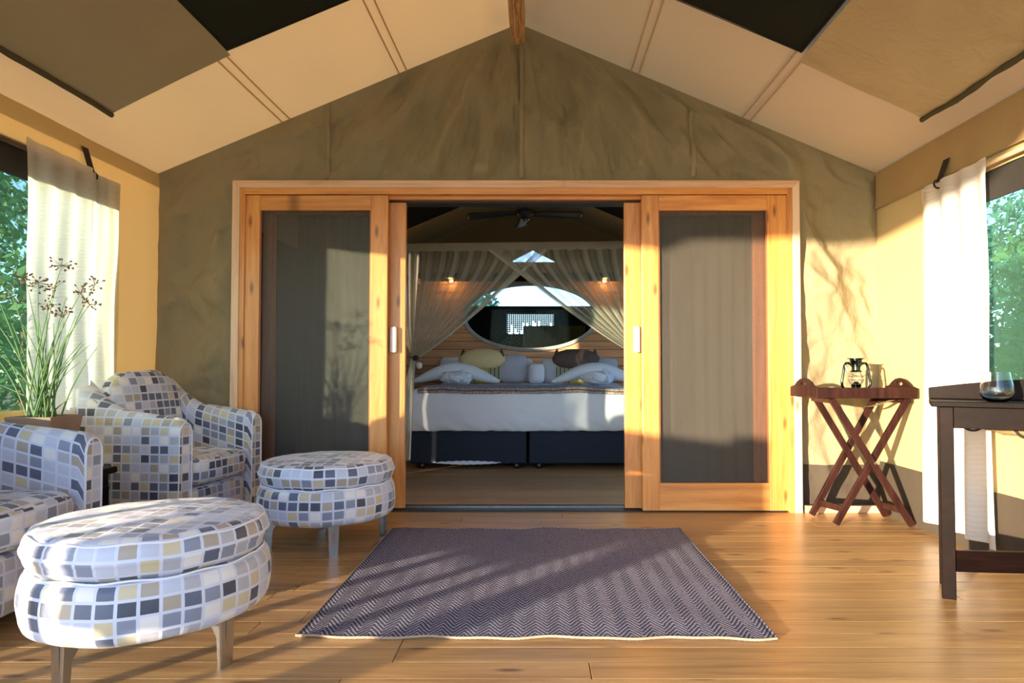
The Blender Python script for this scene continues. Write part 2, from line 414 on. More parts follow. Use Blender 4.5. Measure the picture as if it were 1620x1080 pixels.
# ------------------------------------------------------------------ veranda back wall (wrinkled canvas)
def wrinkle(x, z, amt=1.0):
    a = math.atan2(x-XC, 3.5-z); r = math.hypot(x-XC, 3.5-z)
    nz = noise.noise(Vector((x*1.3, z*1.3, 3)))
    d = math.sin(a*26+nz*5)*.012*min(1, r*.8)
    rg_ = 1-abs(noise.noise(Vector((a*7.5, r*1.1, 11))))*2.2; d += max(0, rg_)**2*.022*min(1, r)
    rg_ = 1-abs(noise.noise(Vector((a*15+r*.6, r*2.0, 21))))*2.4; d += max(0, rg_)**2*.010*min(1, r)
    d += noise.noise(Vector((x*2.0+z*1.6, z*2.6-x*.8, 7)))*.030
    d += abs(noise.noise(Vector((x*5+z*2.5, z*3.2, 1))))*.020+abs(noise.noise(Vector((x*9-z*5, z*7+x*3, 4))))*.009
    d += noise.noise(Vector((x*16, z*13, 9)))*.003
    return -(d-.022)*amt*2.2
def wamp(x, z):
    dx = max(-1.92-x, x-1.64, 0); dz = max(z-2.08, 0); dd = math.hypot(dx, dz)
    return max(.0, min(1, (x-XL)/.06, (XR-x)/.06, .25+dd/.12, (roof(x)+.004-z)/.10, .3+z*1.5))
wb = MB()
def top_fn(u, v):
    x = XL+(XR-XL)*u; z0 = 2.06; z1 = roof(x)+.004
    z1 = max(z1, z0+.03); z = z0+(z1-z0)*v
    return (x, YW+wrinkle(x, z, wamp(x, z)), z)
wb.grid(top_fn, 300, 46)
def side_fn(xa, xb):
    def fn(u, v):
        x = xa+(xb-xa)*u; z = -.0+2.062*v
        return (x, YW+wrinkle(x, z, wamp(x, z)), z)
    return fn
wb.grid(side_fn(XL, -1.90), 40, 130)
wb.grid(side_fn(1.62, XR), 40, 130)
SKX = side_fn(1.66, XR-.002)
wb.build('wall_back', M['olive'], kind='structure', smooth=True, fix=False)
# sewn seams on the gable
tr = setting('trim_2')
for sx in (-1.34, XC+.02, .98):
    m = MB(); n = 30; z1 = roof(sx)-.02
    m.grid(lambda u, v: (sx+.012*(u-.5)*2, YW-.012+wrinkle(sx, 2.1+(z1-2.1)*v, 1.15)+0.0, 2.1+(z1-2.1)*v), 1, n)
    m.build('seam', M['olive'], tr, smooth=True, fix=False)
# ground skirt and skirting board at the right of the doors
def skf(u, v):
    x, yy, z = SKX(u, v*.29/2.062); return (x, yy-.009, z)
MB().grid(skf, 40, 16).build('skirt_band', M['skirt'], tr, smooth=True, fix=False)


bb = MB().box((1.66, YW-.075, .0), (XR-.01, YW-.046, .045), .004).build('baseboard_back', M['casing_x'], kind='structure')
MB().box((XL+.01, YW-.075, .0), (-1.95, YW-.046, .045), .004).build('baseboard_back_left', M['casing_x'], kind='structure')

# ------------------------------------------------------------------ side walls
def wall_sheet(name, X, sgn, y0, y1, hy0, hy1, hz0, hz1, mat, ztop=ZE, parent=None, amp=.012):
    m = MB()
    def fn(a, b, c, d):
        def f(u, v):
            yy = a+(b-a)*u; z = c+(d-c)*v
            return (X+sgn*amp*(noise.noise(Vector((yy*1.5, z*1.1, X)))+.5*noise.noise(Vector((yy*9, z*1.3, X)))), yy, z)
        return f
    for a, b, c, d in ((y0, y1, hz1, ztop+.004), (y0, y1, 0, hz0), (y0, hy0, hz0, hz1), (hy1, y1, hz0, hz1)):
        if b-a < .01 or d-c < .01: continue
        m.grid(fn(a, b, c, d), max(2, int((b-a)/.05)), max(2, int((d-c)/.05)))
    o = m.build(name, mat, parent, smooth=True, fix=False); o['kind'] = 'structure'; return o
WL0 = 1.36
wl = wall_sheet('wall_left', XL, 1, WL0, YW+.02, 1.62, 3.64, .70, 1.93, M['tan'])
wr = wall_sheet('wall_right', XR, -1, .3, YW+.02, .8, 3.50, .78, 1.84, M['tan'])
# right wall valance with shade put into its brown, its seam, ground skirts
t3 = setting('trim_3')
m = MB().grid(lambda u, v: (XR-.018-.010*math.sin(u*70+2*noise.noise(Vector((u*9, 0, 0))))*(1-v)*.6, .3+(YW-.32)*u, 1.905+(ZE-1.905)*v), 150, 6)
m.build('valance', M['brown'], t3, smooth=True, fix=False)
m = MB().tube([(XR-.022, .3+i*.13, 1.905) for i in range(31)], .004, 6); m.build('seam', M['brown'], t3, smooth=True)
m = MB().tube([(XR-.012, .3+i*.13, ZE-.006) for i in range(31)], .006, 6); m.build('eave_piping', M['brown'], t3, smooth=True)
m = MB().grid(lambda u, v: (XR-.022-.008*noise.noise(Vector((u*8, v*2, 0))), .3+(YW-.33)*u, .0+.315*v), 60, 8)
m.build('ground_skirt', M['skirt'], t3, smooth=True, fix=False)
m = MB().grid(lambda u, v: (XL+.022+.008*noise.noise(Vector((u*8, v*2, 0))), WL0+(YW-.03-WL0)*u, .315*v), 40, 8)
m.build('ground_skirt', M['skirt'], t3, smooth=True, fix=False)
# gauze windows
for i, (X, a, b, c, d, nm) in enumerate(((XL-.012, 1.55, 3.8, .66, 1.96, 'window_1'), (XR+.012, .74, 3.56, .74, 1.87, 'window_2'))):
    wd = setting(nm)
    MB().grid(lambda u, v: (X, a+(b-a)*u, c+(d-c)*v), 20, 10).build('gauze', M['gauze_green'], wd, fix=False)
    s = 1 if X < 0 else -1
    e = .012*s
    MB().box((min(X-.2*e, X+.6*e), a, d-.17), (max(X-.2*e, X+.6*e), b, d-.005)).build('window_top_strip', M['strap'], wd)  # opaque dark strip along the top of the gauze
# rolled flap below each window
def roll(name, X, a, b, z, lab, mat):
    t = thing(name, lab, 'canvas roll', (X, (a+b)/2, z))
    n = 40; L = b-a
    m = MB(); pts = []; rr = []
    for i in range(n+1):
        u = i/n; pts.append((.006*math.sin(u*15), -L/2+L*u, .006*math.sin(u*9+1))); rr.append(.058+.006*noise.noise(Vector((u*12, 0, z))))
    m.tube(pts, rr, 18).build('roll', mat, t, smooth=True)
    m = MB(); sp = []
    for i in range(40): q = i*.30; r = .012+.0038*q; sp.append((math.cos(q)*r, math.sin(q)*r))
    for yy in (-L/2+.02, ):
        m.tube([(x, yy-.025, z_) for x, z_ in sp], .002, 5)
    m.build('roll_edge', mat, t, smooth=True)
    for yy in (-L*.28, L*.3):
        m = MB().tube([(.064*math.cos(q), yy, .066*math.sin(q)) for q in [2*PI*i/24 for i in range(25)]], .006, 6)
        m.build('strap', M['strap'], t, smooth=True)
    return t
M['roll'] = canvas('rolled khaki flap', (.42, .33, .17), 0, .35)
roll('rolled_canvas_flap', XR-.085, 2.68, 3.30, .665, 'rolled khaki canvas window flap hanging below the right window behind the dark table', M['roll'])

# ------------------------------------------------------------------ roof
cl = setting('ceiling')
def yfront(x):  # unseen front edge, outline shaped to place its shadow line on the walls
    P = [(-2.8, .45), (-2.42, .40), (-2.30, -.10), (-2.15, -.62), (-2.03, -1.45), (3, -1.5)]
    for (a, ya), (b, yb) in zip(P, P[1:]):
        if x <= b: return ya+(yb-ya)*(x-a)/(b-a)
    return -1.5
def slope(xa, xb, mat, name, yb=YW+.01):
    m = MB(); nx = 46
    def fn(u, v):
        x = xa+(xb-xa)*u; y0 = yfront(x); yy = y0+(yb-y0)*v
        sag = .012*noise.noise(Vector((x*1.2, yy*.9, 2)))+.010*noise.noise(Vector((x*3.1, yy*1.3, 5)))
        k = min(1, (yb-yy)/.15)
        return (x, yy, roof(x)+.004+sag*k*.9)
    m.grid(fn, nx, 60).build(name, mat, cl, smooth=True, fix=False)
slope(XL-.16, XC, M['roof'], 'roof_slope'); slope(XC, XR+.16, M['roof'], 'roof_slope')
def on_roof(x, y, d): return (x, y, roof(x)-d)
def strip(path, wd, d, mat, name, parent=cl, th=.004):
    # a flat raised strip following the roof, along Y at x=path
    m = MB(); x, y0, y1 = path; n = 24
    m.grid(lambda u, v: on_roof(x+wd*(u-.5), y0+(y1-y0)*v, d+.004*math.sin(v*9+x)), 2, n)
    return m.build(name, mat, parent, smooth=True, fix=False)
M['seam'] = canvas('stitched roof seam', (.76, .55, .31), .08, .1)
M['stitch'] = plain('brown stitching', (.66, .45, .24), .9)
for x in (-1.60, -.86, .62, 1.33):
    for q in (-.024, .024):
        m = MB().tube([on_roof(x+q+.004*math.sin(i*.7+x), yfront(x)+.02+(4.17-yfront(x))*i/20, .004) for i in range(21)], .0050, 5)
        m.build('stitch_line', M['stitch'], cl, smooth=True)
# dark gauze skylights and their opened flaps
def skylight(xa, xb, y1):
    m = MB().grid(lambda u, v: on_roof(xa+(xb-xa)*u, .9+(y1-.9)*v, .026), 12, 20)
    m.build('skylight_gauze', M['gauze_dark'], cl, smooth=True, fix=False)
    e = [(xa, .9), (xa, y1), (xb, y1), (xb, .9)]
    m = MB().tube([on_roof(a, b, .03) for a, b in e], .005, 6); m.build('skylight_hem', M['strap'], cl, smooth=True)
skylight(-1.54, -.62, 3.25); skylight(.36, 1.31, 3.25)
def flap(xa, xb, y1, lab, seed, mat, wave=1.0):
    t = thing('roof_flap', lab, 'canvas flap', (0, 0, 0))
    y0 = 1.3
    def fn(u, v):
        x = xa+(xb-xa)*u; yy = y0+(y1+(.06*u if wave > 1 else .07*u)-y0)*v
        d = .034+wave*(.012+.014*noise.noise(Vector((x*3, yy*2, seed)))+.02*u*u*abs(noise.noise(Vector((yy*2.2, x*5, seed+2)))))
        return on_roof(x, yy, d)
    o = MB().grid(fn, 30, 60).build('flap_cloth', mat, t, smooth=True, fix=False)
    m = MB(); n = 60
    pts = [Vector(fn(1, i/n))-Vector((0, 0, .008)) for i in range(n+1)]
    m.tube(pts, [.013+.006*wave*noise.noise(Vector((i*.3, seed, 0))) for i in range(n+1)], 8)
    m.build('hem_batten', M['dark_hem'], t, smooth=True)
    return t
M['dark_hem'] = canvas('olive hem', (.10, .085, .05), 0, .2)
M['khaki_flap'] = canvas('khaki roof flap', (.56, .45, .27), 0, .6, scale=4)
flap(-1.535, -2.17, 3.28, 'opened dark olive roof window flap lying flat on the left slope', 3, M['olive_flap'], .6)
flap(1.315, 1.96, 3.29, 'crumpled khaki roof window flap opened on the right slope', 8, M['khaki_flap'], 1.3)
# ridge pole
rp = thing('ridge_pole', 'round peeled wooden ridge pole under the tent apex', 'pole', (XC+.0, 0, 0))
m = MB(); n = 40; pts = []; rr = []
for i in range(n+1):
    yy = 4.07-5.5*i/n; pts.append((.006*noise.noise(Vector((yy, 0, 0))), yy, 2.945+.004*noise.noise(Vector((yy, 3, 0)))))
    rr.append(.047+.004*noise.noise(Vector((yy*3, 1, 0)))-(.006 if i == 0 else 0))
m.tube(pts, rr, 20).build('pole', M['pole'], rp, smooth=True)
for yy in (4.0, 2.2, .4):
    box('hanger', (-.006, yy-.02, 2.985), (.006, yy+.02, 3.095), M['strap'], rp)
# ------------------------------------------------------------------ doors
Y0 = 4.10
DX = lambda px, Y=Y0: (px-850)*Y/F
fr = setting('trim_1')
zt = at(815, 285, 4.12).z
X0 = DX(364, 4.12); X1 = DX(1268, 4.12)
def mitre(name, poly, y0, y1, mat, par): MB().prism(poly, y0, y1).build(name, mat, par, bevel=.003)
cw = .046
mitre('casing', [(X0, 0), (X0+cw, 0), (X0+cw, zt-cw), (X0, zt)], 4.12, 4.16, M['casing'], fr)
mitre('casing', [(X1-cw, 0), (X1, 0), (X1, zt), (X1-cw, zt-cw)], 4.12, 4.16, M['casing'], fr)
mitre('casing', [(X0, zt), (X0+cw, zt-cw), (X1-cw, zt-cw), (X1, zt)], 4.12, 4.16, M['casing_x'], fr)
hb = at(815, 307, 4.13).z
box('jamb', (X0+cw-.004, 4.128, 0), (X0+cw+.03, 4.36, zt-cw), M['door'], fr, .002)
box('jamb', (X1-cw-.03, 4.128, 0), (X1-cw+.004, 4.36, zt-cw), M['door'], fr, .002)
box('head', (X0+cw+.03, 4.128, hb), (X1-cw-.03, 4.36, zt-cw+.002), M['door_x'], fr, .002)
box('track_top', (X0+.09, 4.232, hb-.03), (X1-.09, 4.34, hb-.001), M['black'], fr)
hb2 = at(815, 318, 4.24).z
box('head_stop', (DX(612, 4.2), 4.185, hb2-.004), (DX(1018, 4.2), 4.23, hb+.01), M['door_x'], fr, .002)
box('sill', (X0+.06, 4.16, -.028), (X1-.06, 4.36, .006), M['black'], fr)
box('sill_rail', (X0+.09, 4.255, .006), (X1-.09, 4.262, .018), M['steel'], fr)
def leaf(nm, xa, xb, y, ws, wtop, wbot, mesh_m, m_st, m_rl, zb=.012, ztp=None, th=.04, inner=None, handle=None):
    d = setting(nm); ztp = ztp or hb-.003
    wl_, wr_ = ws
    box('stile', (xa, y, zb), (xa+wl_, y+th, ztp), m_st[0], d, .003)
    box('stile', (xb-wr_, y, zb), (xb, y+th, ztp), m_st[1], d, .003)
    box('top_rail', (xa+wl_, y+.002, ztp-wtop), (xb-wr_, y+th-.002, ztp), m_rl, d, .003)
    box('bottom_rail', (xa+wl_, y+.002, zb), (xb-wr_, y+th-.002, zb+wbot), m_rl, d, .003)
    MB().grid(lambda u, v: (xa+wl_-.004+(xb-wr_-xa-wl_+.008)*u, y+th*.6+.002*math.sin(u*7)*math.sin(v*9), zb+wbot-.004+(ztp-zb-wbot-wtop+.008)*v), 12, 24).build('insect_screen', mesh_m, d, fix=False)
    for q0, q1 in (((xa+wl_, zb+wbot), (xa+wl_+.008, ztp-wtop)), ((xb-wr_-.008, zb+wbot), (xb-wr_, ztp-wtop))):
        box('bead', (q0[0], y+.006, q0[1]), (q1[0], y+.016, q1[1]), M['door_red'], d)
    if handle:
        hx, hz = handle; h = MB()
        h.lathe([(.0, -.082), (.019, -.081), (.022, -.074), (.022, .066), (.020, .076), (.012, .082), (0, .083)], 16, (hx, y-.028, hz), sy=.6)
        h.box((hx-.012, y-.024, hz-.06), (hx+.012, y+.001, hz-.04)); h.box((hx-.012, y-.024, hz+.04), (hx+.012, y+.001, hz+.06))
        h.build('handle', M['white_plastic'], d, smooth=True)['label'] = 'white pull handle'
    return d
mo = M['door']; mr = M['door_red']
wt = at(500, 305, 4.14).z-at(500, 329, 4.14).z
leaf('door_1', DX(381, 4.14), DX(612, 4.14), 4.14, (.108, .106), wt, .17, M['screen'], (mo, mo), M['door_x'])
leaf('door_2', DX(1016, 4.14), DX(1250, 4.14), 4.14, (.106, .135), wt, .17, M['screen'], (mo, mo), M['door_x'])
hz = at(623, 537, 4.2).z
leaf('door_3', DX(414, 4.215), DX(641, 4.215), 4.215, (.075, .108), wt*.8, .15, M['screen'], (mr, mo), M['door_red'], handle=(DX(623, 4.2), hz), ztp=hb-.032)
leaf('door_4', DX(988, 4.215), DX(1216, 4.215), 4.215, (.108, .09), wt*.8, .15, M['screen'], (mo, mr), M['door_red'], handle=(DX(1007, 4.2), hz), ztp=hb-.032)

# ------------------------------------------------------------------ bedroom shell
YB, YR = 8.15, 10.2
wall_sheet('wall_bedroom_left', XL-.05, 1, 4.18, YR, 4.85, 5.6, 1.45, 1.84, M['dark_canvas'], ztop=2.2)  # unseen opening added, sized so sun lands on the headboard planks
wall_sheet('wall_bedroom_right', XR+.05, -1, 4.18, YR, 4.7, 7.6, .7, 1.9, M['dark_canvas'], ztop=2.2)  # unseen opening added to let more light into the bedroom
ci = setting('ceiling_bedroom')
for a, b in ((XL-.06, XC), (XC, XR+.06)):
    MB().grid(lambda u, v: (a+(b-a)*u, YW+.01+(YR+.1-YW)*v, roof(a+(b-a)*u)+.003), 20, 20).build('roof_slope', M['roof_in'], ci, fix=False)
for a, b in ((-2.1, -.87), (.63, 1.9)):
    MB().grid(lambda u, v: on_roof(a+(b-a)*u, 5.0+2.65*v, .015), 8, 8).build('skylight_gauze', M['gauze_dark'], ci, fix=False)
for a, b in ((XL-.06, XC), (XC, XR+.06)):    # rear awning roof over the bathroom stays open above the far wall
    pass
# rear gable wall of the bedroom roof, above the partition, with a triangular vent
wg = MB(); YG = 8.78
def gable_piece(poly): wg.prism(poly, YG, YG+.01)
vx0, vx1, vz0, vza = at(797, 420, YG).x, at(889, 420, YG).x, at(840, 420, YG).z, at(843, 396, YG).z
vxa = (vx0+vx1)/2
gable_piece([(XL, 2.05), (XR, 2.05), (XR, ZE), (vx1, vz0), (vx0, vz0), (XL, ZE)])
gable_piece([(XL, ZE), (vx0, vz0), (vxa, vza), (XC, ZA)])
gable_piece([(XR, ZE), (XC, ZA), (vxa, vza), (vx1, vz0)])
wg.build('wall_gable', M['brown'], kind='structure', fix=True)
# bathroom rear wall: dark, with long slot of sky above and a small window hung with strands
wrr = setting('wall_rear')
def P(px, py, Y=YR): q = at(px, py, Y); return (q.x, q.z)
sx0, sz1 = P(700, 440); sx1, sz0 = P(985, 484)
wx0, wz1 = P(802, 497); wx1, wz0 = P(876, 528)
for a, b in (((XL-.06, 0), (XR+.06, wz0)), ((XL-.06, wz0), (wx0, wz1)), ((wx1, wz0), (XR+.06, wz1)), ((XL-.06, wz1), (XR+.06, sz0))):
    box('canvas_panel', (a[0], YR, a[1]), (b[0], YR+.02, b[1]), M['dark_canvas'], wrr)
box('window_frame', (wx0-.03, YR-.02, wz1), (wx1+.03, YR, wz1+.03), M['black'], wrr)
bd = MB()
for i in range(24):
    x = wx0+.015+(wx1-wx0-.03)*i/23; L = random.uniform(.10, .30) if i % 3 else .31
    zz = wz1
    while zz > wz1-L: bd.lathe([(0, -.016), (.014, -.010), (.014, .010), (0, .016)], 6, (x, YR-.06, zz)); zz -= .03
bo = bd.build('bead_curtain', M['black'], kind='stuff'); tag(bo, 'strands hanging in the small bright window seen through the oval opening', 'bead curtain')
hc = MB().grid(lambda u, v: (wx0+.25+.95*u, YR-.10+.03*math.sin(u*40), 1.02+(P(0, 516)[1]-1.02)*v), 60, 2).build('hanging_cloth', M['sand_cloth'], smooth=True, fix=False)
tag(hc, 'mustard brown cloth hanging below the small window beyond the oval opening', 'cloth')
# headboard partition of red planks with an oval opening
wh = setting('wall_headboard')
ex, ez = at(839.5, 501, YB).x, at(839.5, 501, YB).z
er, eh = (943-736)/2*YB/F, (552-450)/2*YB/F
zcap = at(840, 445, YB).z
pz = .1; z = 0.02
while z < zcap-.01:
    z1 = min(z+pz, zcap)
    def hw(zz):
        q = 1-((zz-ez)/eh)**2
        return er*math.sqrt(q) if q > 0 else None
    zs = [z+.003+(z1-z-.006)*i/4 for i in range(5)]
    hs = [hw(q) for q in zs]
    if all(h is None for h in hs):
        box('plank', (XL-.04, YB-.02-random.uniform(0, .004), z+.003), (XR+.04, YB+.01, z1-.003), M['panel'], wh)
    else:
        h2 = [h or 0 for h in hs]
        L = [(XL-.04, zs[0])]+[(ex-h, q) for q, h in zip(zs, h2)]+[(XL-.04, zs[-1])]
        R = [(XR+.04, zs[0]), (XR+.04, zs[-1])]+[(ex+h, q) for q, h in reversed(list(zip(zs, h2)))]
        MB().prism(L, YB-.02-random.uniform(0, .004), YB+.01).build('plank', M['panel'], wh)
        MB().prism(R, YB-.02-random.uniform(0, .004), YB+.01).build('plank', M['panel'], wh)
    z = z1
box('cap_beam', (XL-.05, YB-.05, zcap), (XR+.05, YB+.03, zcap+.10), M['ebony'], wh, .005)
box('canvas_strip', (XL-.05, YB-.0, zcap+.10), (XR+.05, YB+.012, zcap+.24), M['brown'], wh)
bk_ = MB(); zs_ = [0]+[ez-eh*math.cos(PI*i/24) for i in range(25)]+[zcap]
for za, zb in zip(zs_, zs_[1:]):
    h1, h2 = [er*math.sqrt(max(0, 1-((q-ez)/eh)**2))+.004 for q in (za, zb)]
    if za < ez-eh-.001 or zb > ez+eh+.001: bk_.prism([(XL-.05, za), (XR+.05, za), (XR+.05, zb), (XL-.05, zb)], YB+.010, YB+.018)
    else:
        bk_.prism([(XL-.05, za), (ex-h1, za), (ex-h2, zb), (XL-.05, zb)], YB+.010, YB+.018)
        bk_.prism([(ex+h1, za), (XR+.05, za), (XR+.05, zb), (ex+h2, zb)], YB+.010, YB+.018)
bk_.build('backing', M['ebony'], wh)
rm = MB(); n = 96; vs = []
for i in range(n):
    t_ = 2*PI*i/n; c, s_ = math.cos(t_), math.sin(t_)
    for dr, yy in ((-.012, YB-.035), (.03, YB-.05), (.036, YB-.02), (.0, YB+.02), (-.014, YB+.02)):
        vs.append((ex+(er+dr)*c, yy, ez+(eh+dr)*s_))
fs = [(i*5+k, i*5+(k+1) % 5, ((i+1) % n)*5+(k+1) % 5, ((i+1) % n)*5+k) for i in range(n) for k in range(5)]
rm.add(vs, fs).build('oval_rim', M['rim'], wh, smooth=True)
m = MB(); n = 64
m.add([(ex+er*math.cos(2*PI*i/n), YB+.0, ez+eh*math.sin(2*PI*i/n)) for i in range(n)]+[(ex+er*math.cos(2*PI*i/n), YB+.006, ez+eh*math.sin(2*PI*i/n)) for i in range(n)],
      [tuple(range(n)), tuple(range(n, 2*n))[::-1]]+[(i, (i+1) % n, (i+1) % n+n, i+n) for i in range(n)])
def m_pane():
    t = NT('clear window pane'); tr_ = t.n('ShaderNodeBsdfTransparent', {'Color': (.9, .96, .97, 1)}); g = t.n('ShaderNodeBsdfGlossy', {'Roughness': .03})
    return t.done(t.n('ShaderNodeMixShader', {0: t.n('ShaderNodeFresnel', {'IOR': 1.15}).outputs[0], 1: tr_.outputs[0], 2: g.outputs[0]}))
M['pane'] = m_pane()
m.build('glass_pane', M['pane'], wh)
# sconces
for i, px in enumerate((713, 957)):
    q = at(px, 440, YB-.08)
    s = thing('wall_sconce', 'small glowing wall lamp above the %s end of the bed' % ('left' if i == 0 else 'right'), 'lamp', (q.x, YB-.05, q.z))
    box('backplate', (-.03, -.005, -.05), (.03, .012, .06), M['steel'], s, .003)
    MB().lathe([(.018, .03), (.055, -.02), (.06, -.045), (.055, -.045), (.015, .025)], 20, (0, -.07, .04)).build('shade', M['steel'], s, smooth=True)
    MB().lathe([(0, -.035), (.022, -.03), (.03, -.005), (.02, .02), (0, .022)], 14, (0, -.07, .02)).build('bulb', M['lamp'], s, smooth=True)
    MB().tube([(0, 0, .06), (0, -.07, .075)], .006, 8).build('arm', M['steel'], s)
    ld = bpy.data.lights.new('sconce_light', 'POINT'); ld.energy = 1.2; ld.color = (1, .55, .2); ld.shadow_soft_size = .03
    lo = link(bpy.data.objects.new('sconce_light', ld)); lo.parent = s; lo.location = (0, -.09, -.04)
# bedroom curtains behind the door leaves
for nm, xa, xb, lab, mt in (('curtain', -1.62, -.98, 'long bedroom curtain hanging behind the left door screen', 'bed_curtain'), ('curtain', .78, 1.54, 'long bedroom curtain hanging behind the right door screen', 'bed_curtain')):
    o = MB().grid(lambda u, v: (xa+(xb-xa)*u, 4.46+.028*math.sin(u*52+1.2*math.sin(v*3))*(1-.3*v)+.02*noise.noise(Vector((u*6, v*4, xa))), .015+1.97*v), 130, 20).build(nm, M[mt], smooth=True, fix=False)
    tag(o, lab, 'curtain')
    t = thing('curtain_rod', 'dark rod holding the bedroom curtain behind the %s door screen' % ('left' if xa < 0 else 'right'), 'rod', ((xa+xb)/2, 4.46, 1.985))
    MB().tube([(-.42, 0, 0), (.42, 0, 0)], .012, 10).build('rod_bar', M['rod'], t, smooth=True)
    for q in (-.40, .40): box('bracket', (q-.01, -.10, -.01), (q+.01, .01, .01), M['steel'], t)
# ceiling fan
fc = at(831, 338, 7.0)
fan = thing('ceiling_fan', 'dark three bladed ceiling fan hanging above the bed', 'fan', (fc.x, 7.0, fc.z))
M['fan'] = plain('dark satin fan enamel', (.05, .06, .06), .28)
MB().lathe([(0, -.05), (.03, -.05), (.05, -.035), (.085, -.02), (.10, .0), (.10, .03), (.06, .05), (.03, .07), (0, .07)], 28).build('motor_housing', M['fan'], fan, smooth=True)
MB().lathe([(0, -.085), (.035, -.08), (.048, -.06), (.04, -.045), (0, -.045)], 20).build('light_cap', M['steel'], fan, smooth=True)
MB().tube([(0, 0, .06), (0, 0, 3.08-fc.z)], .012, 10).build('down_rod', M['black'], fan)
for a in (186, 4, 95):
    r = math.radians(a); m = MB()
    def bf(u, v): 
        rr_ = .09+.53*v; wd = (.045+.03*v)*(1 if v < .93 else math.sqrt(max(0, 1-((v-.93)/.07)**2))*.9+.1)
        e = (u-.5)*2*wd; x, y_ = rr_, e; return (x*math.cos(r)-y_*math.sin(r), x*math.sin(r)+y_*math.cos(r), e*(.25 if a == 186 else -.30)-(.05*v if a == 186 else .01*v))
    m.grid(bf, 4, 16); b = m.build('blade', M['fan'], fan, smooth=True, fix=False)
    md = b.modifiers.new('thick', 'SOLIDIFY'); md.thickness = .008

# ------------------------------------------------------------------ soft shapes
def soft_box(name, sx, sy, sz, mat, parent, p=5.0, seg=14, loc=(0, 0, 0), rot=(0, 0, 0), bulge=0.0, wr=.0, seed=0, pinch=0):
    bm = bmesh.new(); bmesh.ops.create_cube(bm, size=2)
    bmesh.ops.subdivide_edges(bm, edges=bm.edges, cuts=seg, use_grid_fill=True)
    for v in bm.verts:
        c = v.co; n_ = (abs(c.x)**p+abs(c.y)**p+abs(c.z)**p)**(1/p); c = c/n_
        b = 1+bulge*(1-c.x**2)*(1-c.z**2) if bulge else 1
        x, y, z = c.x, c.y*b, c.z
        if pinch:
            x *= 1-pinch*(1-z*z); z *= 1-pinch*(1-x*x)
        k = 1+wr*noise.noise(Vector((x*2+seed, y*2, z*2)))
        v.co = Vector((x*sx/2*k, y*sy/2*k, z*sz/2*k))
    me = bpy.data.meshes.new(name); bm.normal_update()
    uvl = bm.loops.layers.uv.new('uv')
    for f in bm.faces:
        nn = f.normal; ax = max(range(3), key=lambda i: abs(nn[i])); f.smooth = True
        for l in f.loops:
            q = l.vert.co; l[uvl].uv = ((q.y, q.z) if ax == 0 else (q.x, q.z) if ax == 1 else (q.x, q.y))
            l[uvl].uv.x += seed*1.7+ax*.3
    bm.to_mesh(me); bm.free(); me.materials.append(mat)
    o = link(bpy.data.objects.new(name, me)); o.parent = parent; o.location = loc; o.rotation_euler = rot
    return o

# ------------------------------------------------------------------ bed
bedY = 5.9; bx0, bx1 = at(649, 700, bedY).x, at(649, 700, bedY).x+2*(at(835, 700, bedY).x-at(649, 700, bedY).x)
bxm = (bx0+bx1)/2
for i, (a, b, lab) in enumerate(((bx0, bxm-.012, 'left navy upholstered bed base with white mattress edge drooping below'), (bxm+.012, bx1, 'right navy upholstered bed base beside the split'))):
    t = thing('divan_bed', 'navy blue upholstered divan bed, the %s one of the pair under the white duvet' % ('left' if i == 0 else 'right'), 'bed', ((a+b)/2, bedY+1.03, 0))
    hw_ = (b-a)/2
    m = MB(); m.box((-hw_, -1.03, .05), (hw_, 1.03, .34), .012).build('upholstered_box', M['navy'], t, smooth=True)
    for sx_ in (-1, 1):
        for sy_ in (-1, 1):
            MB().lathe([(.03, 0), (.042, .012), (.045, .028), (.035, .05)], 16, (sx_*(hw_-.09), sy_*.95, 0)).build('foot', M['bed_foot'], t, smooth=True)
    if i == 0:
        def hem(u, v): return (-hw_+.20+(2*hw_-.42)*u, -1.034-.006*v, .062-.02*math.sin(PI*u)**.6*(v)+.012*math.sin(PI*u)*(1-v)+.002*math.sin(u*60))
        MB().grid(hem, 60, 3).build('loose_lining', M['white_cloth'], t, smooth=True, fix=False)
mt_ = thing('mattress', 'white mattress under the thick white duvet', 'mattress', (bxm, bedY+1.03, .34))
MB().box((-(bx1-bx0)/2+.03, -1.0, 0), ((bx1-bx0)/2-.03, 1.05, .26), .05).build('mattress_body', M['white_cloth'], mt_, smooth=True)
du = thing('duvet', 'thick white duvet tucked over the double bed', 'bedding', (bxm, bedY+1.0, .34))
W2 = (bx1-bx0)/2+.02
# duvet: lofted over the top, bulging at the foot and side edges
m = MB()
def dprof(s, half, top, bulge):   # s in 0..1 from bottom of one side over to other side
    pass
def duv(u, v):
    # u across, v from bottom of foot over to head
    x = (u-.5)*2
    ax = abs(x); sx_ = 1 if x > 0 else -1
    # vertical profile along v
    if v < .35:
        q = v/.35; ang = -PI/2+PI*q*.98
        yy = -1.03-.055*math.cos(ang*.95); zz = .185+.185*math.sin(ang); 
    else:
        q = (v-.35)/.65; yy = -1.03+.02+2.0*q; zz = .37+.01*math.sin(q*8)
    k = max(0, (ax-.90)/.10)
    zz2 = zz if k == 0 else zz*(1-k*k)+.0*k
    X = sx_*(min(ax, .90)/.90*(W2-.07)+(.07+.03*math.sin(PI*min(1, zz/.37)))*math.sin(min(1, k)*PI/2))
    if k > 0: zz2 = .0+zz*(math.cos(k*PI/2))**.6
    n_ = .008*noise.noise(Vector((X*4, yy*5, zz*9)))+.006*noise.noise(Vector((X*14+zz*18, yy*5, zz*12)))*(1-min(1, zz/.3))*2
    return (X, yy+n_, zz2+n_*.5)
m.grid(duv, 90, 60).build('duvet_cover', M['white_cloth'], du, smooth=True, fix=False)
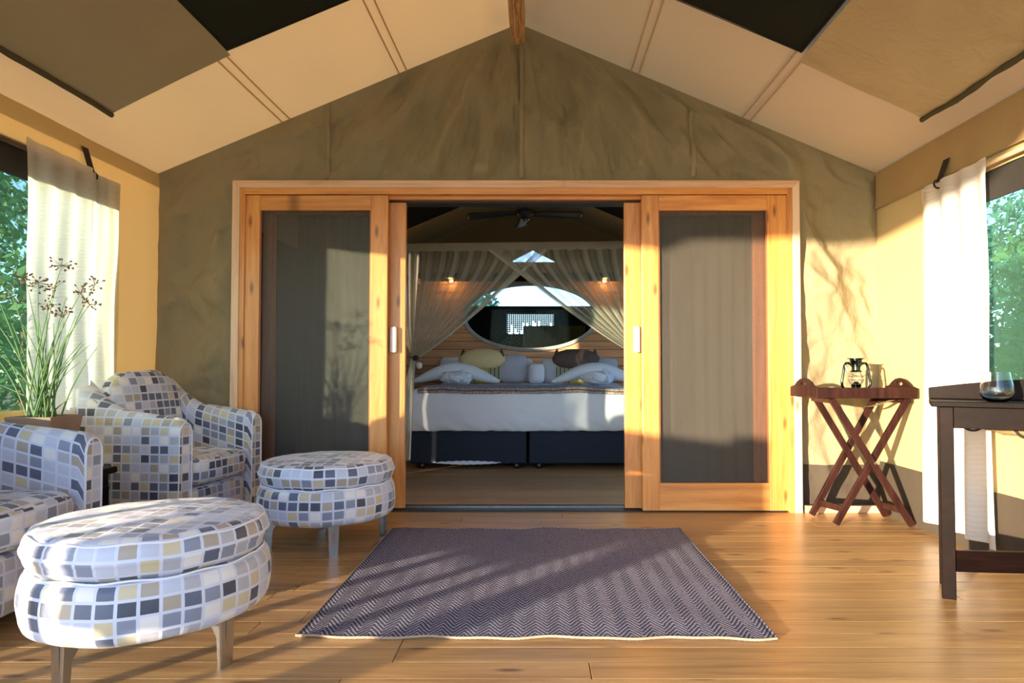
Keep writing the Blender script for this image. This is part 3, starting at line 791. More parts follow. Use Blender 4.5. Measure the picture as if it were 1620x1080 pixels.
rn = thing('bed_runner', 'grey woven bed runner with rust stripe across the top edge of the duvet', 'runner', (bxm, bedY, .715))
def rnf(u, v):
    x = -W2+.10+(2*W2-.16)*u; q = v
    if q < .25: yy = -.078+.0*q; zz = -.045+.053*(q/.25)
    else: yy = -.078+.75*((q-.25)/.75); zz = .012
    return (x, yy+.004*math.sin(u*90), zz+.006*noise.noise(Vector((u*20, v*3, 0)))+.022*(noise.noise(Vector((u*5, 0, 3)))))
ro = MB().grid(rnf, 120, 14).build('runner_cloth', M['runner'], rn, smooth=True, fix=False); sd = ro.modifiers.new('t', 'SOLIDIFY'); sd.thickness = .012
MB().grid(lambda u, v: tuple(Vector(rnf(u, .10+.06*v))+Vector((0, -.005, 0))), 120, 1).build('stripe', M['runner_stripe'], rn, smooth=True, fix=False)
# pillows
def pil(name, lab, px, py0, py1, w, Y, mat, rz=0, tilt=-.25, seed=0, d=.16, group=None, pinch=.05, z0=.72):
    q0 = at(px, py1, Y); q1 = at(px, py0, Y); h = (q1.z-z0)
    t = thing(name, lab, 'pillow', (q0.x, Y, z0), rz, group)
    soft_box('pillow_cover', w, d, h*1.02, mat, t, 3.6, 12, (0, 0, h/2), (tilt, 0, 0), .25, .03, seed, pinch)
    return t
pil('pillow', 'pale blue grey pillow at the left edge of the headboard behind the towel', 716, 564, 602, .34, 7.93, M['towel'], .05, seed=1)
pil('pillow', 'grey linen pillow standing upright left of the bed centre', 812, 560, 602, .34, 7.55, M['grey_pillow'], -.12, seed=2)
pil('pillow', 'white pillow behind the grey linen one', 826, 566, 602, .28, 7.92, M['white_cloth'], .1, seed=3)
pil('pillow', 'small white pillow right of the bed centre', 849, 575, 602, .18, 7.45, M['white_cloth'], .1, seed=4)
pil('pillow', 'pale green white pillow beside the brown velvet one', 872, 567, 602, .26, 7.74, M['towel'], .1, seed=5)
pil('pillow', 'pale grey pillow at the right edge of the headboard', 955, 565, 602, .36, 7.9, M['grey_pillow'], 0, seed=6)
for px, lab, mt in ((763, 'cream velvet cushion over a striped fringed cloth', M['cream_pillow']), (911, 'dark brown velvet cushion with pointed corners over a striped cloth', M['brown_pillow'])):
    t = thing('cushion', lab, 'cushion', (at(px, 600, 7.5).x, 7.5, .72))
    soft_box('cushion_cover', .48, .13, .21, mt, t, 2.6, 12, (0, 0, .275), (-.2, 0, 0), .2, .04, px, -.10)
    for s_ in (-1, 1):
        MB().lathe([(.0, .05), (.018, .02), (.04, -.05), (.02, -.07), (0, -.07)], 10, (s_*.215, .0, .345)).build('corner_point', M['brown_pillow'], t, smooth=True)
    soft_box('striped_pillow', .44, .10, .24, M['stripes'], t, 4, 10, (0, .02, .12), (-.15, 0, 0), .15, .02, 1)
# towel animals: a broad arched rolled towel over a folded bundle
def towel(px, lab, flip, cut=1.0):
    t = thing('folded_towel', lab, 'towel', (at(px, 600, 6.75).x, 6.75, .735))
    m = MB(); pts = []; rr = []
    for i in range(31):
        u = i/30; x = -.44+.88*u; pts.append((x*flip, -.04+.05*math.sin(PI*u), .02+.115*math.sin(PI*u)**1.3+.004)); rr.append(.014+.062*math.sin(PI*u)**.8)
    m.tube(pts, rr, 16).build('arched_roll', M['towel'], t, smooth=True)
    soft_box('folded_body', .30, .20, .13, M['towel'], t, 2.6, 10, (.01*flip, -.10, .06), (0, 0, .1), 0, .25, px)
    m = MB(); m.tube([(.07*flip, -.13, .15), (.105*flip, -.17, .08), (.12*flip, -.20, .015)], [.012, .022, .02], 10); m.tube([(-.05*flip, -.15, .11), (-.02*flip, -.21, .06), (.06*flip, -.22, .03)], [.02, .03, .02], 10)
    m.build('folded_edge', M['towel'], t, smooth=True)
    return t
towel(722, 'white towel folded into an arched animal shape on the left of the bed', 1)
towel(942, 'white towel folded into an arched animal shape on the right of the bed', 1)

# ------------------------------------------------------------------ mosquito net
NY = 5.72; nt = thing('mosquito_net', 'sheer white mosquito net on a square frame, front drapes crossed and tied back', 'mosquito net', (0, 0, 0))
nz_ = at(815, 396, NY).z; nz1 = at(815, 383, NY).z
nx0, nx1 = -1.42, 1.18
MB().grid(lambda u, v: (nx0+(nx1-nx0)*u, NY+.004*math.sin(u*60), nz_+(nz1-nz_)*v+.03*(u-.5)-.015*math.sin(PI*u)*0), 60, 2).build('canopy_band', M['net_hem'], nt, smooth=True, fix=False)
for x in (nx0, nx1):
    MB().grid(lambda u, v: (x, NY+2.3*u, nz_+(nz1-nz_)*v+.03*((x-nx0)/(nx1-nx0)-.5)), 30, 2).build('canopy_band', M['net_hem'], nt, fix=False)
def drape(x0, x1, gx, gz, sgn, name, off):
    m = MB(); nu, nv = 150, 50
    inner = 1
    pleats = 13
    g = Vector((gx, NY-.05, gz))
    def fn(u, v):
        x = x0+(x1-x0)*u
        top = Vector((x, NY+off, nz_+.03*((x-nx0)/(nx1-nx0)-.5)))
        end = g+Vector((.07*(u-.5)*sgn, 0, .02*(1-u)))
        mid = (top+end)/2+Vector((-.22*sgn*(u**1.0)*0+(-.10*sgn)*u, 0, -.13*u-.02))
        # keep the top of each pleat nearly vertical
        c1 = top+Vector((-.03*sgn*u, 0, -.22-.05*u))
        if u > .93: c1 = top+(mid-top)*.5
        k = min(1, max(0, (u-.85)/.15)); c1 = c1*(1-k)+(top+(end-top)*.33+Vector((0, 0, -.02)))*k
        c2 = top+(end-top)*.66+Vector((-.05*sgn*u, 0, -.10*u))
        p = top*(1-v)**3+c1*3*v*(1-v)**2+c2*3*v*v*(1-v)+end*v**3
        p.y += .03*math.sin(u*pleats*2*PI)*(1-.6*v)
        return p
    def uvf(u, v): return (u*pleats, v)
    m.grid(fn, nu, nv, uvf).build(name, M['net'], nt, smooth=True, fix=False)
    h = MB().grid(lambda u, v: Vector(fn(.925+.075*u, v))+Vector((0, -.012-.015*math.sin(PI*u), 0)), 6, nv)
    h.build('drape_hem', M['net_hem'], nt, smooth=True, fix=False)
    # tail hanging from the tieback to the floor
    tl = MB().grid(lambda u, v: (g.x-sgn*(.02+.10*v)+(.02+.06*v)*math.cos(u*2*PI), g.y+(.02+.06*v)*math.sin(u*2*PI)+.012*math.sin(u*9*2*PI)*v, gz-.01-(gz-.12)*v), 60, 16)
    tl.build('drape_tail', M['net'], nt, smooth=True, fix=False)
gL = at(657, 566, NY-.05)
drape(nx0, at(868, 395, NY).x, gL.x, gL.z, 1, 'drape', 0)
gR = at(1012, 562, NY-.05)
drape(nx1, at(772, 395, NY).x, gR.x, gR.z, -1, 'drape', -.02)
q = at(663, 578, NY-.12)
tb = MB().lathe([(.008, .055), (.022, .05), (.03, .03), (.022, .012), (.008, .01)], 14, (gL.x+.01, NY-.08, q.z+.03)).build('tieback_cord', M['black'], nt, smooth=True)
MB().lathe([(0, -.028)]+[(.028*math.sin(a*PI/10), -.028*math.cos(a*PI/10)) for a in range(1, 10)]+[(0, .028)], 16, (q.x, q.y, q.z)).build('tieback_ball', M['white_plastic'], nt, smooth=True)

# ------------------------------------------------------------------ rug
rg = thing('rug', 'navy and beige herringbone flatweave rug on the deck', 'rug', (0, 0, 0))
rc = [(-.806, 3.69), (.788, 3.69), (.792, 2.215), (-.803, 2.23)]
def rgf(u, v):
    a = Vector((*rc[3], 0))*(1-u)+Vector((*rc[2], 0))*u; b = Vector((*rc[0], 0))*(1-u)+Vector((*rc[1], 0))*u
    p = a*(1-v)+b*v
    p.y += .007*math.sin(u*24+1)*(abs(v-.5)*2)**3+.004*math.sin(u*51)*(abs(v-.5)*2)**4; p.z = .009+.0025*noise.noise(Vector((p.x*6, p.y*6, 0)))+(.006*max(0, math.sin(u*14))*max(0, v-.97)*33)
    return p
o = MB().grid(rgf, 90, 80).build('rug_weave', M['rug'], rg, smooth=True, fix=False); sd = o.modifiers.new('t', 'SOLIDIFY'); sd.thickness = .007; sd.offset = -1
for side in range(4):
    n = 80
    f = [lambda s: rgf(s, 0), lambda s: rgf(1, s), lambda s: rgf(s, 1), lambda s: rgf(0, s)][side]
    MB().tube([Vector(f(i/n))+Vector((0, 0, -.002)) for i in range(n+1)], .0042, 6).build('binding', M['rug_edge'] if side in (0, 3) else M['rug'], rg, smooth=True)

# ------------------------------------------------------------------ ottomans
def cyl_cushion(R, z0, z1, edge, puff, seed, loc_u=0.0):
    """round box cushion with rounded edges; uv in metres"""
    m = MB(); n = 96; H = z1-z0; prof = []
    prof.append((0.001, z1+puff)); 
    for i in range(1, 9): r = (R-edge)*i/8; prof.append((r, z1+puff*(1-(i/8)**2)))
    for i in range(1, 7):
        a = PI/2*i/6; prof.append((R-edge+edge*math.sin(a), z1-edge+edge*math.cos(a)))
    for i in range(1, 6): prof.append((R+.006*math.sin(PI*i/5), z1-edge-(H-2*edge)*i/5))
    for i in range(1, 7):
        a = PI/2*i/6; prof.append((R-edge+edge*math.cos(a), z0+edge-edge*math.sin(a)))
    prof.append((.001, z0))
    s = [0.0]
    for (a, b), (c, d) in zip(prof, prof[1:]): s.append(s[-1]+math.hypot(c-a, d-b))
    top_i = 8
    vs = []; fs = []; uv = []
    for r, z in prof:
        for k in range(n):
            t = 2*PI*k/n
            wq = 1+.010*noise.noise(Vector((math.cos(t)*3, math.sin(t)*3, z*14+seed)))+.004*noise.noise(Vector((math.cos(t)*14, math.sin(t)*14, z*8+seed)))
            zz = z+(.004*noise.noise(Vector((r*math.cos(t)*9, r*math.sin(t)*9, seed))) if r > .02 else 0)
            vs.append((r*wq*math.cos(t), r*wq*math.sin(t), zz))
    for i in range(len(prof)-1):
        for k in range(n):
            a = i*n+k; b = i*n+(k+1) % n; fs.append((a, b, b+n, a+n))
            if i < top_i:
                uv.append([(vs[j][0]*1.0, vs[j][1]) for j in (a, b, b+n, a+n)])
            else:
                u0 = 2*PI*k/n*R+seed; u1 = 2*PI*(k+1)/n*R+seed
                uv.append([(u0, -s[i]), (u1, -s[i]), (u1, -s[i+1]), (u0, -s[i+1])])
    return m.add(vs, fs, uv)
def piping(R, z, nm='piping', par=None):
    m = MB(); m.tube([(R*math.cos(2*PI*i/72), R*math.sin(2*PI*i/72), z+.003*math.sin(i)) for i in range(73)], .0035, 6, False)
    return m.build(nm, M['white_cloth'], par, smooth=True)
def ottoman(x, y, R, lab, legang, sx=1.0, rz=0):
    t = thing('ottoman', lab, 'ottoman', (x, y, 0), 0, 'round mosaic ottomans')
    ub = cyl_cushion(R, .145, .318, .036, .0, x).build('lower_cushion', M['squares'], t, smooth=True, fix=False)
    uc = cyl_cushion(R*.985, .316, .43, .042, .012, y+3).build('upper_cushion', M['squares'], t, smooth=True, fix=False)
    piping(R*.985-.012, .418, par=uc); piping(R*.985-.012, .318, par=uc); piping(R-.012, .295, par=ub)
    for k in range(4):
        a = math.radians(legang+90*k); c, s_ = math.cos(a), math.sin(a); r0 = .285
        # flat chrome leg: narrow blade with flared bracket at the top
        out = [(-.016, 0), (.012, 0), (.016, .11), (.016, .147), (-.12, .147), (-.085, .136), (-.045, .12), (-.022, .085)]
        m = MB(); n = len(out); th = .008
        vs = []
        for sd_ in (-1, 1):
            for rr_, z in out:
                px_ = (r0+rr_)*c-sd_*th*s_; py_ = (r0+rr_)*s_+sd_*th*c; vs.append((px_, py_, z))
        m.add(vs, [tuple(range(n)), tuple(range(n, 2*n))[::-1]]+[(i, i+n, (i+1) % n+n, (i+1) % n) for i in range(n)])
        # cross blade
        vs = []
        for sd_ in (-1, 1):
            for rr_, z in [(-.02, 0), (.02, 0), (.026, .147), (-.026, .147)]:
                px_ = (r0+.010+sd_*.004)*c-rr_*s_; py_ = (r0+.010+sd_*.004)*s_+rr_*c; vs.append((px_, py_, z))
        m.add(vs, [(0, 1, 2, 3), (7, 6, 5, 4)]+[(i, i+4, (i+1) % 4+4, (i+1) % 4) for i in range(4)])
        m.build('leg', M['steel'], t)
    return t
ottoman(-1.215, 2.12, .340, 'large nearest round mosaic print ottoman with chrome legs in the foreground', -19)
ottoman(-1.085, 3.455, .338, 'round mosaic print ottoman in front of the left door leaf', -67)

# ------------------------------------------------------------------ armchairs (local +Y is the facing direction before rotation)
def armchair(x, y, rz, lab, seed, rise=1.0):
    t = thing('armchair', lab, 'armchair', (x, y, 0), rz, 'mosaic print tub armchairs')
    W, D, th = .37, .58, .058   # half outer width, depth, half arm thickness
    # local: +X is forward (arm fronts), Y across
    for s_ in (-1, 1):
        m = MB(); ns = 26; prof = []
        path = [(i/ns) for i in range(ns+1)]
        vs = []; rows = []; uvr = []
        for u in path:
            xx = D/2-u*D*1.0; hz_ = .640+.07*u+rise*.13*(max(0, u-.6)/.4)**1.5; cy = s_*(W-th)*(1-.02*u); tt = th*(1+.25*math.sin(PI*u*.6))
            tt *= (1 if u > .04 else .86+.14*math.sqrt(u/.04)); hz2 = hz_-(0 if u > .04 else .02*(1-u/.04))
            pr = []
            for z in (.05, .15, .27, .39, .48): pr.append((s_*tt*(1-.10*z), z))
            n2 = 10
            for k in range(n2+1):
                a = PI*k/n2; pr.append((s_*tt*.95*math.cos(a), hz2-tt*1.25+tt*1.25*math.sin(a)))
            for z in (.48, .39, .27, .15, .05): pr.append((-s_*tt*(1-.10*z), z))
            L = 0; prev = None; r_ = []
            for (a, b) in pr:
                if prev: L += math.hypot(a-prev[0], b-prev[1])
                prev = (a, b); vs.append((xx, cy+a, b)); r_.append(L)
            rows.append(len(pr)); uvr.append([(u*D*1.02+seed, q) for q in r_])
        k_ = rows[0]; fs = []; uv = []
        for i in range(ns):
            for j in range(k_-1):
                a = i*k_+j; fs.append((a, a+1, a+k_+1, a+k_)); uv.append([uvr[i][j], uvr[i][j+1], uvr[i+1][j+1], uvr[i+1][j]])
        # front and rear caps as strips of quads between mirrored points
        for base in (0, ns*k_):
            for j in range(k_//2):
                a, b, c, d = base+j, base+j+1, base+k_-2-j, base+k_-1-j
                if b == c: continue
                fs.append((a, b, c, d)); uv.append([(vs[q][1]+seed+.013, vs[q][2]) for q in (a, b, c, d)])
        m.add(vs, fs, uv); o = m.build('armrest', M['squares'], t, smooth=True, fix=True)
        # welt along the front edge
        fr_ = [vs[j] for j in range(k_)]
        MB().tube([(p[0]+.002, p[1], p[2]) for p in fr_], .003, 6).build('welt', M['white_cloth'], o, smooth=True)
    soft_box('seat_base', D-.10, 2*(W-2*th)+.01, .22, M['squares'], t, 9, 12, (.035, 0, .165), seed=seed, wr=.01)
    soft_box('seat_cushion', D-.06, 2*(W-2*th)+.01, .17, M['squares'], t, 5, 14, (.045, 0, .355), seed=seed+2, wr=.03)
    # tub back
    m = MB()
    def bk(u, v):
        yy = (u-.5)*2; top = .80-.06*abs(yy)**3
        prof_n = v*2
        if v < .5:
            q = v/.5; z = .06+(top-.06)*q; xo = -D/2-.015-.03*q
        else:
            q = (v-.5)/.5; z = top-(top-.40)*q; xo = -D/2+.10-.0*q
        if .42 < v < .58:
            a = (v-.42)/.16*PI; z = top-.045+.045*math.sin(a); xo = -D/2+.03-.06*math.cos(a)
        return (xo+.05*yy*yy*.6, yy*(W-.01), z)
    m.grid(bk, 24, 40, lambda u, v: (u*W*2+seed+.4, v*1.15)).build('backrest', M['squares'], t, smooth=True, fix=False)
    soft_box('back_cushion', .15, 2*(W-2*th)+.04, .46, M['squares'], t, 3.0, 14, (-D/2+.085, 0, .655), (0, -.18, 0), .0, .04, seed+4)
    for sx_, sy_ in ((1, 1), (1, -1), (-1, 1), (-1, -1)):
        MB().lathe([(.018, 0), (.024, .05)], 12, (sx_*(D/2-.07), sy_*(W-.08), 0)).build('foot', M['bed_foot'], t, smooth=True)
    return t
armchair(-2.02, 3.73, -.16, 'mosaic print tub armchair in the far left corner by the olive canvas wall', .11)
armchair(-2.055, 2.34, .0, 'mosaic print tub armchair cut off by the left edge of the photo', .53, .3)

# ------------------------------------------------------------------ side table, pot, reeds
st_ = thing('side_table', 'small dark wooden side table between the two armchairs', 'table', (-2.17, 3.05, 0))
MB().box((-.20, -.13, .40), (.17, .13, .43), .006).build('tabletop', M['ebony'], st_)
MB().box((-.18, -.11, .34), (.14, .11, .40), .003).build('apron', M['ebony'], st_)
for a, b in ((-.15, -.09), (.12, -.09), (-.15, .09), (.12, .09)):
    box('leg', (a-.022, b-.022, 0), (a+.022, b+.022, .34), M['ebony'], st_, .003)
pt = thing('plant_pot', 'square brown stoneware pot on the dark side table', 'pot', (-2.25, 3.04, .43))
m = MB(); A, B, H = .075, .105, .25
m.add([(-A, -A, 0), (A, -A, 0), (A, A, 0), (-A, A, 0), (-B, -B, H), (B, -B, H), (B, B, H), (-B, B, H), (-B+.015, -B+.015, H), (B-.015, -B+.015, H), (B-.015, B-.015, H), (-B+.015, B-.015, H),
       (-B+.02, -B+.02, H-.03), (B-.02, -B+.02, H-.03), (B-.02, B-.02, H-.03), (-B+.02, B-.02, H-.03)],
      [(3, 2, 1, 0)]+[(i, (i+1) % 4, (i+1) % 4+4, i+4) for i in range(4)]+[(i+4, (i+1) % 4+4, (i+1) % 4+8, i+8) for i in range(4)]+[(i+8, (i+1) % 4+8, (i+1) % 4+12, i+12) for i in range(4)])
m.build('pot_body', M['pot'], pt, bevel=.004)
box('soil', (-B+.02, -B+.02, H-.04), (B-.02, B-.02, H-.028), M['soil'], pt)
rd = thing('reed_plant', 'tall green reeds with brown seed heads growing in the square pot', 'plant', (-2.25, 3.04, .43+H-.03))
tips = [(60, 447), (100, 500), (128, 463), (150, 450), (98, 420), (142, 482), (75, 482), (20, 470), (-15, 450), (-30, 480), (55, 505), (112, 520), (85, 540), (130, 540), (64, 550), (-10, 560), (105, 470), (40, 440), (88, 455), (120, 500)]
base = rd.location
for i, (px, py) in enumerate(tips*2):
    j = random.uniform(-.06, .06); tip = at(px+random.uniform(-6, 6)*(i > 19), py+(random.uniform(30, 110) if i > 19 else 0), 3.06+j)-base
    b = Vector((random.uniform(-.06, .06), random.uniform(-.06, .06), 0)); n = 10
    mid = Vector((b.x+(tip.x-b.x)*.28, b.y+(tip.y-b.y)*.3, tip.z*.55))
    pts = [b*(1-u)**2+mid*2*u*(1-u)+tip*u*u for u in [k/n for k in range(n+1)]]
    st = MB().tube(pts, [.0042*(1-.65*k/n) for k in range(n+1)], 5).build('stem', M['reed'], rd, smooth=True)
    if i < 9 or i in (17, 18):
        hd = MB()
        for k in range(16):
            d = Vector((random.gauss(0, 1), random.gauss(0, 1), random.gauss(.1, .8))).normalized(); L = random.uniform(.02, .05)
            hd.tube([tip, tip+d*L], .0009, 3)
            e = tip+d*L
            for q in range(3):
                dd = (d+Vector((random.uniform(-.6, .6), random.uniform(-.6, .6), random.uniform(-.6, .6)))).normalized()*.010
                hd.tube([e-dd*.3, e+dd*.4, e+dd], [.001, .0034, .0006], 4)
        hd.build('seed_head', M['seed'], rd)

# ------------------------------------------------------------------ butler tray table + lantern
tt_ = thing('tray_stand', 'folding X legged mahogany stand under the butler tray', 'stand', (0, 0, 0))
def leg2(a, b, Y): MB().beam((a[0], Y, a[1]), (b[0], Y, b[1]), .036, .024).build('leg', M['mahogany'], tt_, bevel=.003)
YF, YK = 3.79, 4.03
f1 = (at(1322, 830, YF).x, .0); f2 = (at(1443, 829, YF).x-.015, .0)
leg2((f1[0], .012), (at(1436, 630, YF).x, .722), YF); leg2((f2[0], .012), (at(1312, 630, YF).x, .722), YF-.026)
leg2((at(1284, 816, YK).x, .012), (at(1385, 630, YK).x, .722), YK); leg2((at(1398, 814, YK).x, .012), (at(1287, 630, YK).x, .722), YK-.026)
for px, py, pxk, pyk in ((1336, 805, 1297, 795), (1432, 808, 1390, 797)):
    a = at(px, py, YF); b = at(pxk, pyk, YK)
    MB().beam((a.x, YF, a.z-.0), (b.x, YK, b.z), .022, .036, (0, 0, 1)).build('stretcher', M['mahogany'], tt_, bevel=.002)
a = at(1436, 632, YF); 
for px in (1312, 1436):
    a = at(px, 632, YF); b = at(px-25-(26 if px > 1400 else 0), 632, YK)
    MB().beam((a.x, YF-.02, .71), (b.x, YK+.01, .71), .022, .026, (0, 0, 1)).build('stretcher', M['mahogany'], tt_, bevel=.002)
# webbing sling
wa = (at(1320, 634, 3.82).x, at(1425, 634, 3.82).x)
MB().grid(lambda u, v: (wa[0]+(wa[1]-wa[0])*u, 3.86+.05*v, .715-.045*math.sin(PI*u)), 20, 1).build('webbing', M['roll'], tt_, smooth=True, fix=False)
m = MB().tube([(f1[0]+(at(1436, 630, YF).x-f1[0])*.5+.0, YF-.042, .362), (f1[0]+(at(1436, 630, YF).x-f1[0])*.5, YF-.038, .362)], .008, 10).build('pivot_bolt', M['steel'], tt_)
ty = thing('butler_tray', 'mahogany butler tray with raised cut-out handles on the folding stand', 'tray', (0, 0, 0))
tx0, tx1, ty0, ty1, tz = 1.565, 2.128, 3.735, 4.07, .727
box('tray_board', (tx0, ty0, tz), (tx1, ty1, tz+.012), M['mahogany'], ty, .002)
box('rim', (tx0, ty0-.012, tz), (tx1, ty0, tz+.058), M['mahogany'], ty, .003)
box('rim', (tx0, ty1, tz), (tx1, ty1+.012, tz+.05), M['mahogany'], ty, .003)
for s_ in (0, 1):   # end boards: arched with a slot, built as two rings of quads
    xa, ya, xb, yb = ((1.548, 4.05, 1.586, 3.74) if s_ == 0 else (2.128, 4.06, 2.132, 3.74))
    n = 24; m = MB(); vs = []
    L = math.hypot(xb-xa, yb-ya); ux, uy = (xb-xa)/L, (yb-ya)/L; nx_, ny_ = -uy, ux
    outer = []; inner = []
    for i in range(n):
        t_ = 2*PI*i/n
        inner.append((L/2+.033*math.cos(t_), .078+.012*math.sin(t_)))
        c, s2 = math.cos(t_), math.sin(t_)
        X_ = max(-1, min(1, c*1.5)); Z_ = s2
        if s2 >= 0:
            xx = c*L*.5; arch = .05+.062*max(0, 1-(abs(c)/.82)**2)
            outer.append((L/2+xx, max(.058, arch) if abs(c) < .97 else .05))
        else: outer.append((L/2+max(-1, min(1, c*1.45))*L*.5, 0 if s2 < -.3 else .03))
    for th in (-.006, .006):
        for a, b in outer: vs.append((xa+ux*a+nx_*th, ya+uy*a+ny_*th, tz+b))
        for a, b in inner: vs.append((xa+ux*a+nx_*th, ya+uy*a+ny_*th, tz+b))
    fs = []
    for i in range(n):
        j = (i+1) % n
        fs += [(i, j, n+j, n+i), (2*n+i, 3*n+i, 3*n+j, 2*n+j), (i, 2*n+i, 2*n+j, j), (n+i, n+j, 3*n+j, 3*n+i)]
    m.add(vs, fs).build('handle_board', M['mahogany'], ty)
lz = tz+.012
q = at(1354.5, 608, 3.88)
ln = thing('hurricane_lantern', 'black chrome hurricane lantern with glass globe on the tray', 'lantern', (q.x, 3.88, lz)); ls = .93
S = lambda pr: [(a*ls, b*ls) for a, b in pr]
MB().lathe(S([(.052, 0), (.058, .006), (.058, .030), (.050, .040), (.036, .046), (.030, .052)]), 32).build('fuel_tank', M['chrome'], ln, smooth=True)
MB().lathe(S([(.026, .052), (.030, .058), (.030, .066), (.018, .074), (.012, .084), (.0, .084)]), 24).build('burner', M['chrome'], ln, smooth=True)
MB().lathe(S([(.026, .066), (.040, .080), (.045, .098), (.040, .120), (.030, .138), (.027, .146), (.025, .146), (.028, .137), (.038, .119), (.043, .098), (.038, .081), (.024, .067)]), 32, cap=False).build('glass_globe', M['glass'], ln, smooth=True)
MB().lathe(S([(.035, .144), (.033, .152), (.026, .156), (.026, .176), (.031, .180), (.031, .205), (.036, .210), (.036, .222), (.052, .228), (.052, .231), (0, .231)]), 32).build('chimney_cap', M['chrome'], ln, smooth=True)
for s_ in (-1, 1):
    p = [(.052, .030), (.075, .040), (.088, .058), (.089, .085), (.083, .120), (.077, .155), (.072, .185), (.062, .200), (.045, .200), (.031, .192)]
    MB().tube([(s_*a*ls, 0, b*ls) for a, b in p], .0075, 10).build('side_tube', M['chrome'], ln, smooth=True)
for z in (.095, .118):
    MB().tube([(.047*ls*math.cos(2*PI*i/32), .047*ls*math.sin(2*PI*i/32), z*ls) for i in range(33)], .0013, 5).build('wire_guard', M['steel'], ln, smooth=True)
MB().tube([(.083*ls*math.cos(a)*1.0, -.03-.02*math.sin(a), (.188-.07*math.sin(a))*ls) for a in [PI*i/20 for i in range(21)]], .0013, 5).build('bail_handle', M['steel'], ln, smooth=True)

# ------------------------------------------------------------------ dark console table and glass
A_ = Vector((1.545, 2.61, 0)); ang = -math.radians(29)
ct = thing('console_table', 'dark mahogany console table with raised back board at the right edge', 'table', A_, ang)
TL, TD, TZ = .56, .285, .768
box('tabletop', (0, 0, TZ-.022), (TL, TD, TZ), M['ebony'], ct, .003)
box('apron', (.045, .030, TZ-.105), (TL-.045, .046, TZ-.022), M['ebony'], ct, .002)
box('apron', (.045, TD-.045, TZ-.105), (TL-.045, TD-.03, TZ-.022), M['ebony'], ct, .002)
m = MB(); n = 20; top = [(TL*i/n, TZ+.046+.040*math.sin(min(1, i/n*1.25)*PI/2)) for i in range(n+1)]
MB().prism([(0, TZ)]+top+[(TL, TZ)], TD-.014, TD+.002).build('back_board', M['ebony'], ct, bevel=.002)
MB().prism([(0, TZ), (0, TZ)]+[(0, TZ)], 0, 0) if False else None
for a, b in ((.052, .042), (TL-.05, .042), (.052, TD-.045), (TL-.05, TD-.045)):
    box('leg', (a-.024, b-.022, 0), (a+.024, b+.022, TZ-.022), M['ebony'], ct, .003)
# low brace runs diagonally to the rear right leg
MB().beam((.075, .050, .145), (TL-.06, TD-.05, .145), .022, .082, (0, 0, 1)).build('stretcher', M['ebony'], ct, bevel=.002)
g0 = at(1582, 634, 2.53)
wg_ = thing('drinking_glass', 'stemless wine glass standing on the dark console table', 'glass', (g0.x, 2.545, TZ)); gs = 1.0
MB().lathe([(0, .001), (.032, .001), (.046, .010), (.056, .026), (.058, .036), (.055, .060), (.047, .095), (.044, .114), (.0425, .114), (.0455, .094), (.053, .060), (.056, .036), (.053, .026), (.043, .014), (.03, .008), (0, .008)], 40, cap=False).build('bowl', M['glass'], wg_, smooth=True)

# ------------------------------------------------------------------ veranda curtains, rods and straps
def side_curtain(lab, X, sgn, ya, yb, zt_a, zt_b, zb_, mat, waves, amp, seed, flare=.0, name='curtain'):
    t = thing(name, lab, 'curtain', (0, 0, 0))
    def fn(u, v):
        k = 1-v; yy = ya+(yb-ya)*u
        yy += (u-.5)*flare*k
        d = amp*math.sin(u*waves*2*PI+seed+.8*math.sin(v*2.2+seed))*(.35+.65*k)+.012*noise.noise(Vector((u*5+seed, v*3, 0)))
        zt__ = zt_a+(zt_b-zt_a)*u
        return (X+sgn*(.062+d*(.55 if v > .97 else 1)), yy+.008*math.sin(v*5+seed)*k, zb_+(zt__-zb_)*v)
    MB().grid(fn, 90, 40, lambda u, v: (u*(abs(yb-ya)*1.5)+seed, v*1.8)).build('cloth', mat, t, smooth=True, fix=False)
    return t
side_curtain('broad cream curtain panel glowing in the left window, nearest the camera', XL, 1, 3.03, 3.49, 1.965, 1.955, .60, M['curtain'], 3.2, .026, 1.0, -.03)
side_curtain('narrow patterned cream curtain panel nearest the olive wall on the left', XL, 1, 3.47, 3.73, 1.935, 1.935, .60, M['curtain'], 1.3, .020, 2.4, .0)
side_curtain('long white patterned curtain hanging at the right window', XR, -1, 3.08, 3.62, 1.885, 1.875, .07, M['curtain_white'], 3.6, .026, .4, .10)
def rod(lab, X, a, b, z, mat, r=.014):
    t = thing('curtain_rod', lab, 'rod', (X, (a+b)/2, z)); L = (b-a)/2
    MB().tube([(0, -L, 0), (0, L, 0)], r, 12).build('rod_bar', mat, t, smooth=True)
    MB().lathe([(0, -.02), (.018, -.012), (.021, 0), (.018, .012), (0, .02)], 12, (0, L, 0)).build('finial', M['rod'], t, smooth=True)
    return t
rod('dark wooden curtain rod above the left window', XL+.026, 1.5, 3.66, 1.925, M['rod'], .014)
rod('pale wooden curtain rod above the right window', XR-.030, 1.0, 3.56, 1.862, M['rod_pale'], .012)
def hang(lab, X, sgn, y, z0, z1):
    t = thing('hanging_strap', lab, 'strap', (X, y, z0))
    MB().grid(lambda u, v: (sgn*(.006+.045*(1-v)*.8), -.028+.056*u*(1)+.012*(1-v), (z1-z0)*v), 2, 6).build('webbing', M['strap'], t, fix=False)
    MB().tube([(sgn*(.045+.022*math.cos(a)), .012, .0-.0+.022*math.sin(a)-.01) for a in [2*PI*k/16 for k in range(17)]], .005, 6).build('loop', M['strap'], t, smooth=True)
    return t
hang('black webbing strap holding up the rod of the left curtain', XL, 1, 3.51, 1.93, 2.075)
hang('black webbing strap holding up the rod of the right curtain', XR-.02, -1, 3.44, 1.87, 1.99)

